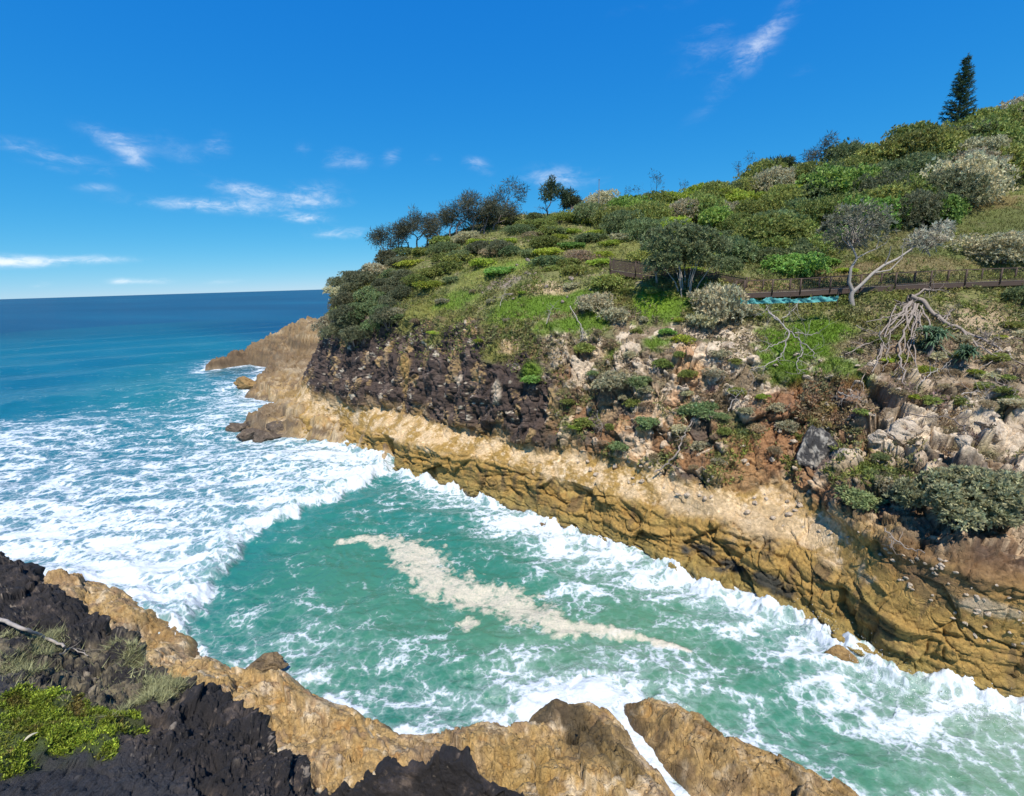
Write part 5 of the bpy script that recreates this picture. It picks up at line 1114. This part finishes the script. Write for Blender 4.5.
def boardwalk(label, line, wid, rail, post_step, boards=False, piles=True):
    P = [at(*q) for q in line]; o = root('boardwalk', P[0], label, 'boardwalk'); P = [p-P[0] for p in P]; rng = np.random.RandomState(2)
    deck, edge, rails, picks = [], [], [], []
    for a, b in zip(P[:-1], P[1:]):
        L = np.linalg.norm(b-a); n = max(2, int(L/.16)); d = (b-a)/n
        for i in range(n): deck.append(span_box(a+d*(i+.04), a+d*(i+.96), wid, .045, (wid/2, rng.uniform(-.006, .006))))
        for off in (.06, wid-.06): edge.append(span_box(a, b, .09, .36, (off, -.205)))
        if boards:
            for k in range(7): rails.append(span_box(a, b, .03, .115, (.0, .16+k*.14)))
            rails.append(span_box(a, b, .14, .05, (0, 1.14)))
        else:
            for off in (0.0, wid): rails += [span_box(a, b, .08, .06, (off, rail)), span_box(a, b, .05, .05, (off, .14))]
            m = int(L/.15)
            for i in range(m):
                p = a+(b-a)*(i+.5)/m; picks.append(span_box(p-(b-a)/L*.008, p+(b-a)/L*.006, .012, rail-.2, (.0, .14+(rail-.2)/2)))
        m = max(1, int(L/post_step))
        for i in range(m+1):
            p = a+(b-a)*i/m; e = (b-a)/L*.05
            for off in (0.0, wid):
                V, F = span_box(p-e, p+e, .10, rail+.25, (off+(.002 if off else -.002), (rail+.25)/2-.2)); link('post', mesh_np('post', V, F, [M_TIMBER]), o)
            if piles:
                V, F = span_box(p-e*1.4, p+e*1.4, .14, 1.5, (.3, -1.05)); link('pile', mesh_np('pile', V, F, [M_TIMBER]), o)
    for nm, parts, m in (('deck', deck, M_TIMBER2), ('edge_beam', edge, M_TIMBER), ('railing', rails, M_TIMBER), ('pickets', picks, M_TIMBER)):
        if parts:
            V, F = join_geo(parts); link(nm, mesh_np(nm, V, F, [m], smooth=False), o)
boardwalk('long timber boardwalk with thin brown railings running across the right hillside', [(744, 293.5, 42.0), (800, 291.5, 41.8), (860, 288, 41.5), (930, 284, 41.3), (1035, 280, 41.2)], 1.7, 1.05, 2.3)
boardwalk('dark stretch of boardwalk with boarded railing behind the spreading tree', [(610, 270, 49), (662, 277.5, 47), (715, 285, 45), (746, 291, 43.6)], 1.7, 1.15, 2.0, True)

# turquoise barrier: a sagging strip of sheeting on short stakes
def barrier():
    P = [at(740, 303.5, 40.0), at(752, 304, 39.6), at(770, 303.5, 39.3), at(790, 303, 39.1), at(812, 302.5, 39.0), at(838, 301, 38.9)]
    o = root('barrier_fence', P[0], 'turquoise sheeting barrier strung on short stakes below the boardwalk', 'barrier'); base = P[0]; rng = np.random.RandomState(6); n = 60
    t = np.linspace(0, len(P)-1, n); X = np.array([P[min(int(a), len(P)-2)]*(1-(a-min(int(a), len(P)-2)))+P[min(int(a), len(P)-2)+1]*(a-min(int(a), len(P)-2)) for a in t])-base
    hgt = .46+.06*np.sin(t*3.1+1)+.05*np.sin(t*7.7)+.03*rng.normal(size=n); rows = []
    for k in np.linspace(0, 1, 7):
        y = .05*np.sin(t*9+k*4)+.05*np.sin(t*23+k*7)+.03*rng.normal(size=n)
        rows.append(X+np.stack([t*0, y, hgt*k-.12*np.abs(np.sin(t*np.pi))*k], 1))
    rows = np.array(rows); back = rows+np.array([0, .012, 0])
    V = np.concatenate([rows.reshape(-1, 3), back.reshape(-1, 3)]); F = grid_faces(7, n); F = np.concatenate([F, F[:, ::-1]+7*n])
    link('sheet', mesh_np('sheet', V, F, [plain_material('turquoise_sheeting', (.085, .33, .31), .7, .45, 5)]), o)
    for p in P: link('stake', tubes_mesh('stake', [([p-base-[0, -.05, .4], p-base+[0, .05, .75]], [.03, .03])], M_TIMBER, 6), o)
barrier()
# thin pole on the ridge
c = hit(594, 212, 5); o = root('pole', c, 'thin grey pole standing on the ridge against the sky', 'pole'); hp = 34/FOC*float((c-EYE)@FWD)
link('mast', tubes_mesh('mast', [([np.array([0, 0, -.5]), np.array([0, 0, hp])], [.07, .05])], plain_material('grey_metal', (.22, .22, .23), .5, .2), 8), o)
link('cap', tubes_mesh('cap', [([np.array([0, 0, hp]), np.array([0, 0, hp+.12])], [.09, .06])], M_TIMBER, 8), o)

# ------------------------------------------------------------------ loose rocks
def boulder(name, label, loc, size, seed, cols, group=None, mat_=None, rz=0.0, cat='rock'):
    rng = np.random.RandomState(seed); n = 56
    u = np.linspace(0, np.pi, n); v = np.linspace(0, 2*np.pi, n*2, endpoint=False); U, V_ = np.meshgrid(u, v, indexing='ij')
    P = np.stack([np.sin(U)*np.cos(V_), np.sin(U)*np.sin(V_), np.cos(U)], -1).reshape(-1, 3)
    for _ in range(16):                                             # plane cuts make it angular
        d = rnd_dirs(rng, 1)[0]; q = rng.uniform(.5, .85); k = P@d; P = P-np.maximum(k-q, 0)[:, None]*d*.9
    a, kk, _ = facets(P*1.0+seed, 2.2, .6); P = P*(1+.16*a+.10*fbm(P+seed, 2.5, 4)+.05*(kk-1))[:, None]
    P = P*np.asarray(size); w = P+np.asarray(loc)
    c1 = fbm(w, 1.6, 4, off=80); c2 = fbm(w, 6, 3, off=90); K = np.tile(np.array([cols[0]], np.float32), (len(P), 1))
    K = lerp(K, cols[1], sstep(c1+c2*.6+(.4*fbm(w, 2.8, 4, off=15) if mat_ is M_HEAD else 0), -.05, .3)*.9); z = w[:, 2]; wet = (1-sstep(z+c1*.2, .1, .7))
    K = lerp(K, (.07, .05, .03), wet*.8); K = np.clip(K*(1+.35*c2[:, None]), .01, .9)
    i = np.arange(n*2*n).reshape(n, n*2); j = np.roll(i, -1, 1); F = np.stack([i[:-1], i[1:], j[1:], j[:-1]], -1).reshape(-1, 4)
    return tag(link(name, mesh_np(name, P, F, [mat_ or M_SHELF], {'Col': K, 'Wet': wet*.9}), None, loc, rz), label, cat, group)
OC = ((.30, .19, .075), (.21, .125, .045)); GR_ = ((.10, .075, .055), (.17, .13, .09)); PL = ((.50, .41, .31), (.36, .27, .18))
c = atz(846, 657, .35); boulder('boulder', 'ochre boulder standing in the white wash below the right ledge', c, (1.15, .75, .75), 1, OC)
c = atz(548, 524, .3); boulder('boulder', 'small ochre boulder awash in foam under the notch of the ledge', c, (.8, .6, .55), 2, OC)
c = atz(566, 520, .2); boulder('boulder', 'low wet rock between the small boulder and the notch of the ledge', c, (.9, .6, .45), 3, OC)
c = atz(268, 665, .5); boulder('boulder', 'flat dark edged rock at the rim of the near shelf', c+[0, 0, .2], (1.2, .6, .45), 4, ((.20, .14, .075), (.09, .065, .04)))
for i, (px, py, z, s, lab) in enumerate([(240, 428, .4, 1.5, 'leftmost wet grey rock of the cluster in the surf'), (250, 436, .4, 1.9, 'rounded wet grey rock in the surf, front of the cluster'), (258, 424, .8, 1.6, 'upper wet grey rock of the cluster in the surf'), (268, 438, .4, 1.8, 'broad wet rock at the front right of the surf cluster'), (277, 430, .9, 1.7, 'brown wet rock behind the broad one in the surf cluster'), (246, 384, 1.0, 2.4, 'isolated rounded ochre rock lobe at the foot of the seaward point')]):
    c = atz(px, py, z); boulder('surf_rock', lab, c, (s*1.3, s, s*.7), 10+i, GR_ if i < 5 else OC, 'wet rocks in the surf off the point')
for i, (px, py, r, lab, k) in enumerate([(905, 432, 22, 'large pale split block in the cliff below the fallen tree', PL), (880, 440, 13, 'narrow pale block left of the large split block', PL), (1000, 432, 24, 'pale block at the right edge above the largest cliff bush', PL), (965, 440, 12, 'small pale block between the two largest pale blocks', PL), (820, 454, 31, 'tall dark lichen covered block at the back of the ochre ledge', ((.05, .047, .045), (.40, .36, .30))), (690, 352, 13, 'orange rock face left of the dead branch', ((.44, .27, .15), (.36, .2, .1))), (745, 336, 12, 'pale rock below the turquoise barrier', PL), (670, 402, 9, 'orange block low in the cliff', ((.44, .27, .15), (.5, .36, .22))), (728, 345, 11, 'cream rock beside the large silver bush', PL)]):
    c = hit(px, py)
    if c is not None:
        s = r/FOC*float((c-EYE)@FWD)*.85; tall = i == 4
        boulder('cliff_block', lab, c+np.array([0, s*.45, -.1]), (s*(.85 if tall else 1.0), s*.8, s*(1.35 if tall else .85)), 30+i, k, 'blocks set in the cliff', M_HEAD, .3*i)
# loose stones scattered down the cliff: each one is a stone of its own
SR = random.Random(5); protos = []
n_st = 0
for poly, cnt, r0, r1, lab, grp, cols in [
    ([(640, 330), (760, 330), (860, 360), (1024, 340), (1024, 470), (880, 470), (780, 470), (640, 455)], 90, 2.0, 5.0, 'pale angular stone lodged in the broken soil of the right cliff', 'stones lodged in the right cliff', PL),
    ([(860, 545), (960, 560), (1024, 600), (1024, 660), (940, 620)], 50, 1.5, 3.5, 'pale stone strewn over the dark soil below the largest cliff bush', 'stones over the dark soil', PL),
    ([(560, 450), (660, 468), (760, 485), (840, 510), (860, 540), (760, 520), (660, 490), (560, 470)], 40, 1.5, 4.0, 'cream stone lying loose on the pale top of the ochre ledge', 'loose stones on the ledge top', PL),
    ([(470, 255), (620, 262), (600, 300), (480, 300)], 22, 1.5, 3.5, 'grey brown stone lying on the open slope above the dark cliff', 'stones on the open slope', ((.26, .21, .18), (.34, .27, .2)))]:
    bs = [boulder('stone', lab, (0, 7*i, 50+i), (1, .8, .7), 60+i+len(protos), cols, grp, M_HEAD) for i in range(3)]; protos.append(bs); used = 0
    while used < cnt:
        x, y = SR.uniform(min(p[0] for p in poly), max(p[0] for p in poly)), SR.uniform(min(p[1] for p in poly), max(p[1] for p in poly))
        if not in_poly(x, y, poly): continue
        c = hit(x, y)
        if c is None: continue
        s = SR.uniform(r0, r1)/FOC*float((c-EYE)@FWD)
        o = bs[used] if used < 3 else bs[SR.randrange(3)].copy()
        if used >= 3: COL.objects.link(o)
        o.location = tuple(c+np.array([0, .1*s, .15*s])); o.scale = (s*SR.uniform(.8, 1.3), s*SR.uniform(.8, 1.2), s*SR.uniform(.7, 1.2)); o.rotation_euler = (SR.uniform(-.5, .5), SR.uniform(-.5, .5), SR.uniform(0, 6.28)); used += 1
# ------------------------------------------------------------------ things on the near cliff top
def near_stick(label, line, r0, r1, seed, twigs=0):
    P = [hit_near(a, b) for a, b, _ in line]; P = [p+np.array([0, 0, q[2]]) for p, q in zip(P, line) if p is not None]; c = P[0]; rng = np.random.RandomState(seed)
    o = root('dead_branch', c, label, 'dead branch'); X = [p-c for p in P]
    t = np.linspace(0, len(X)-1, len(X)*5); Y = np.array([X[min(int(a), len(X)-2)]*(1-(a-min(int(a), len(X)-2)))+X[min(int(a), len(X)-2)+1]*(a-min(int(a), len(X)-2)) for a in t]); Y[1:-1] += rng.normal(size=Y[1:-1].shape)*.008
    link('limb', tubes_mesh('limb', [(list(Y), list(np.linspace(r0, r1, len(Y))))], M_PALEBARK, 9), o); tw = []
    for k in range(twigs):
        i = rng.randint(len(Y)//3, len(Y)); tw.append(wood(rng, Y[i], rng.normal(size=3)+[.5, 0, .2], .3, r1*.6, 1, .3, .6, .7, 2, 0, None, None, 3)[0])
    for a in tw: link('twig', tubes_mesh('twig', a, M_PALEBARK, 5), o)
near_stick('pale weathered branch lying on the dark rock at the left edge', [(-30, 620, .10), (0, 627, .12), (30, 634, .14), (50, 642, .12), (68, 650, .10)], .034, .018, 1, 0)
near_stick('thin forked twig beside the end of the pale branch on the dark rock', [(62, 655, .06), (76, 650, .10), (92, 656, .06)], .012, .006, 2, 3)
# dry leaf on the succulent mat
c = hit_near(24, 742)
if c is not None:
    t = np.linspace(0, 1, 9); w = .018*np.sin(np.pi*t)**.7+.001; X = np.stack([t*.06, t*.12, .02*np.sin(np.pi*t)], 1)
    V = np.concatenate([X-np.stack([w, -w*.4, -w*.3], 1), X, X+np.stack([w, -w*.4, w*.3], 1)]); tag(link('dry_leaf', mesh_np('dry_leaf', V, grid_faces(3, 9), [plain_material('dry_leaf', (.42, .38, .26), .7, .2, 30)]), None, c+[0, 0, .04]), 'pale dry leaf lying on the lime green succulent mat', 'leaf')
# ------------------------------------------------------------------ spray thrown up along the ledge
rs = np.random.RandomState(12); pts_ = []
for px, py, n, sp, up in [(800, 636, 380, .5, 1.0), (815, 640, 400, .5, 1.2), (858, 664, 380, .45, 1.0), (870, 676, 420, .5, .9), (900, 692, 350, .6, .7), (960, 712, 380, .6, .7), (1000, 722, 380, .6, .8), (720, 604, 250, .6, .6), (690, 590, 250, .6, .6), (575, 543, 300, .7, .7), (600, 552, 300, .8, .7), (520, 520, 200, .8, .5), (470, 500, 200, .9, .5), (384, 462, 420, 1.0, 1.1), (372, 464, 300, 1.0, .8), (555, 694, 160, .4, .4), (620, 700, 140, .4, .3)]:
    c = atz(px, py, .2); pts_.append(c+np.stack([rs.normal(size=n)*sp, rs.normal(size=n)*sp, np.abs(rs.normal(size=n))*up*.6], 1))
pts_ = np.concatenate(pts_); r = rs.uniform(.005, .022, len(pts_))[:, None, None]
octa = np.array([[1, 0, 0], [-1, 0, 0], [0, 1, 0], [0, -1, 0], [0, 0, 1], [0, 0, -1.]]); V = (pts_[:, None]+octa[None]*r).reshape(-1, 3)
F = (np.arange(len(pts_))[:, None, None]*6+np.array([[0, 2, 4], [2, 1, 4], [1, 3, 4], [3, 0, 4], [2, 0, 5], [1, 2, 5], [3, 1, 5], [0, 3, 5]])[None]).reshape(-1, 3)
tag(link('sea_spray', mesh_np('sea_spray', V, F, [plain_material('spray', (.85, .87, .88), .6, .02)])), kind='stuff')
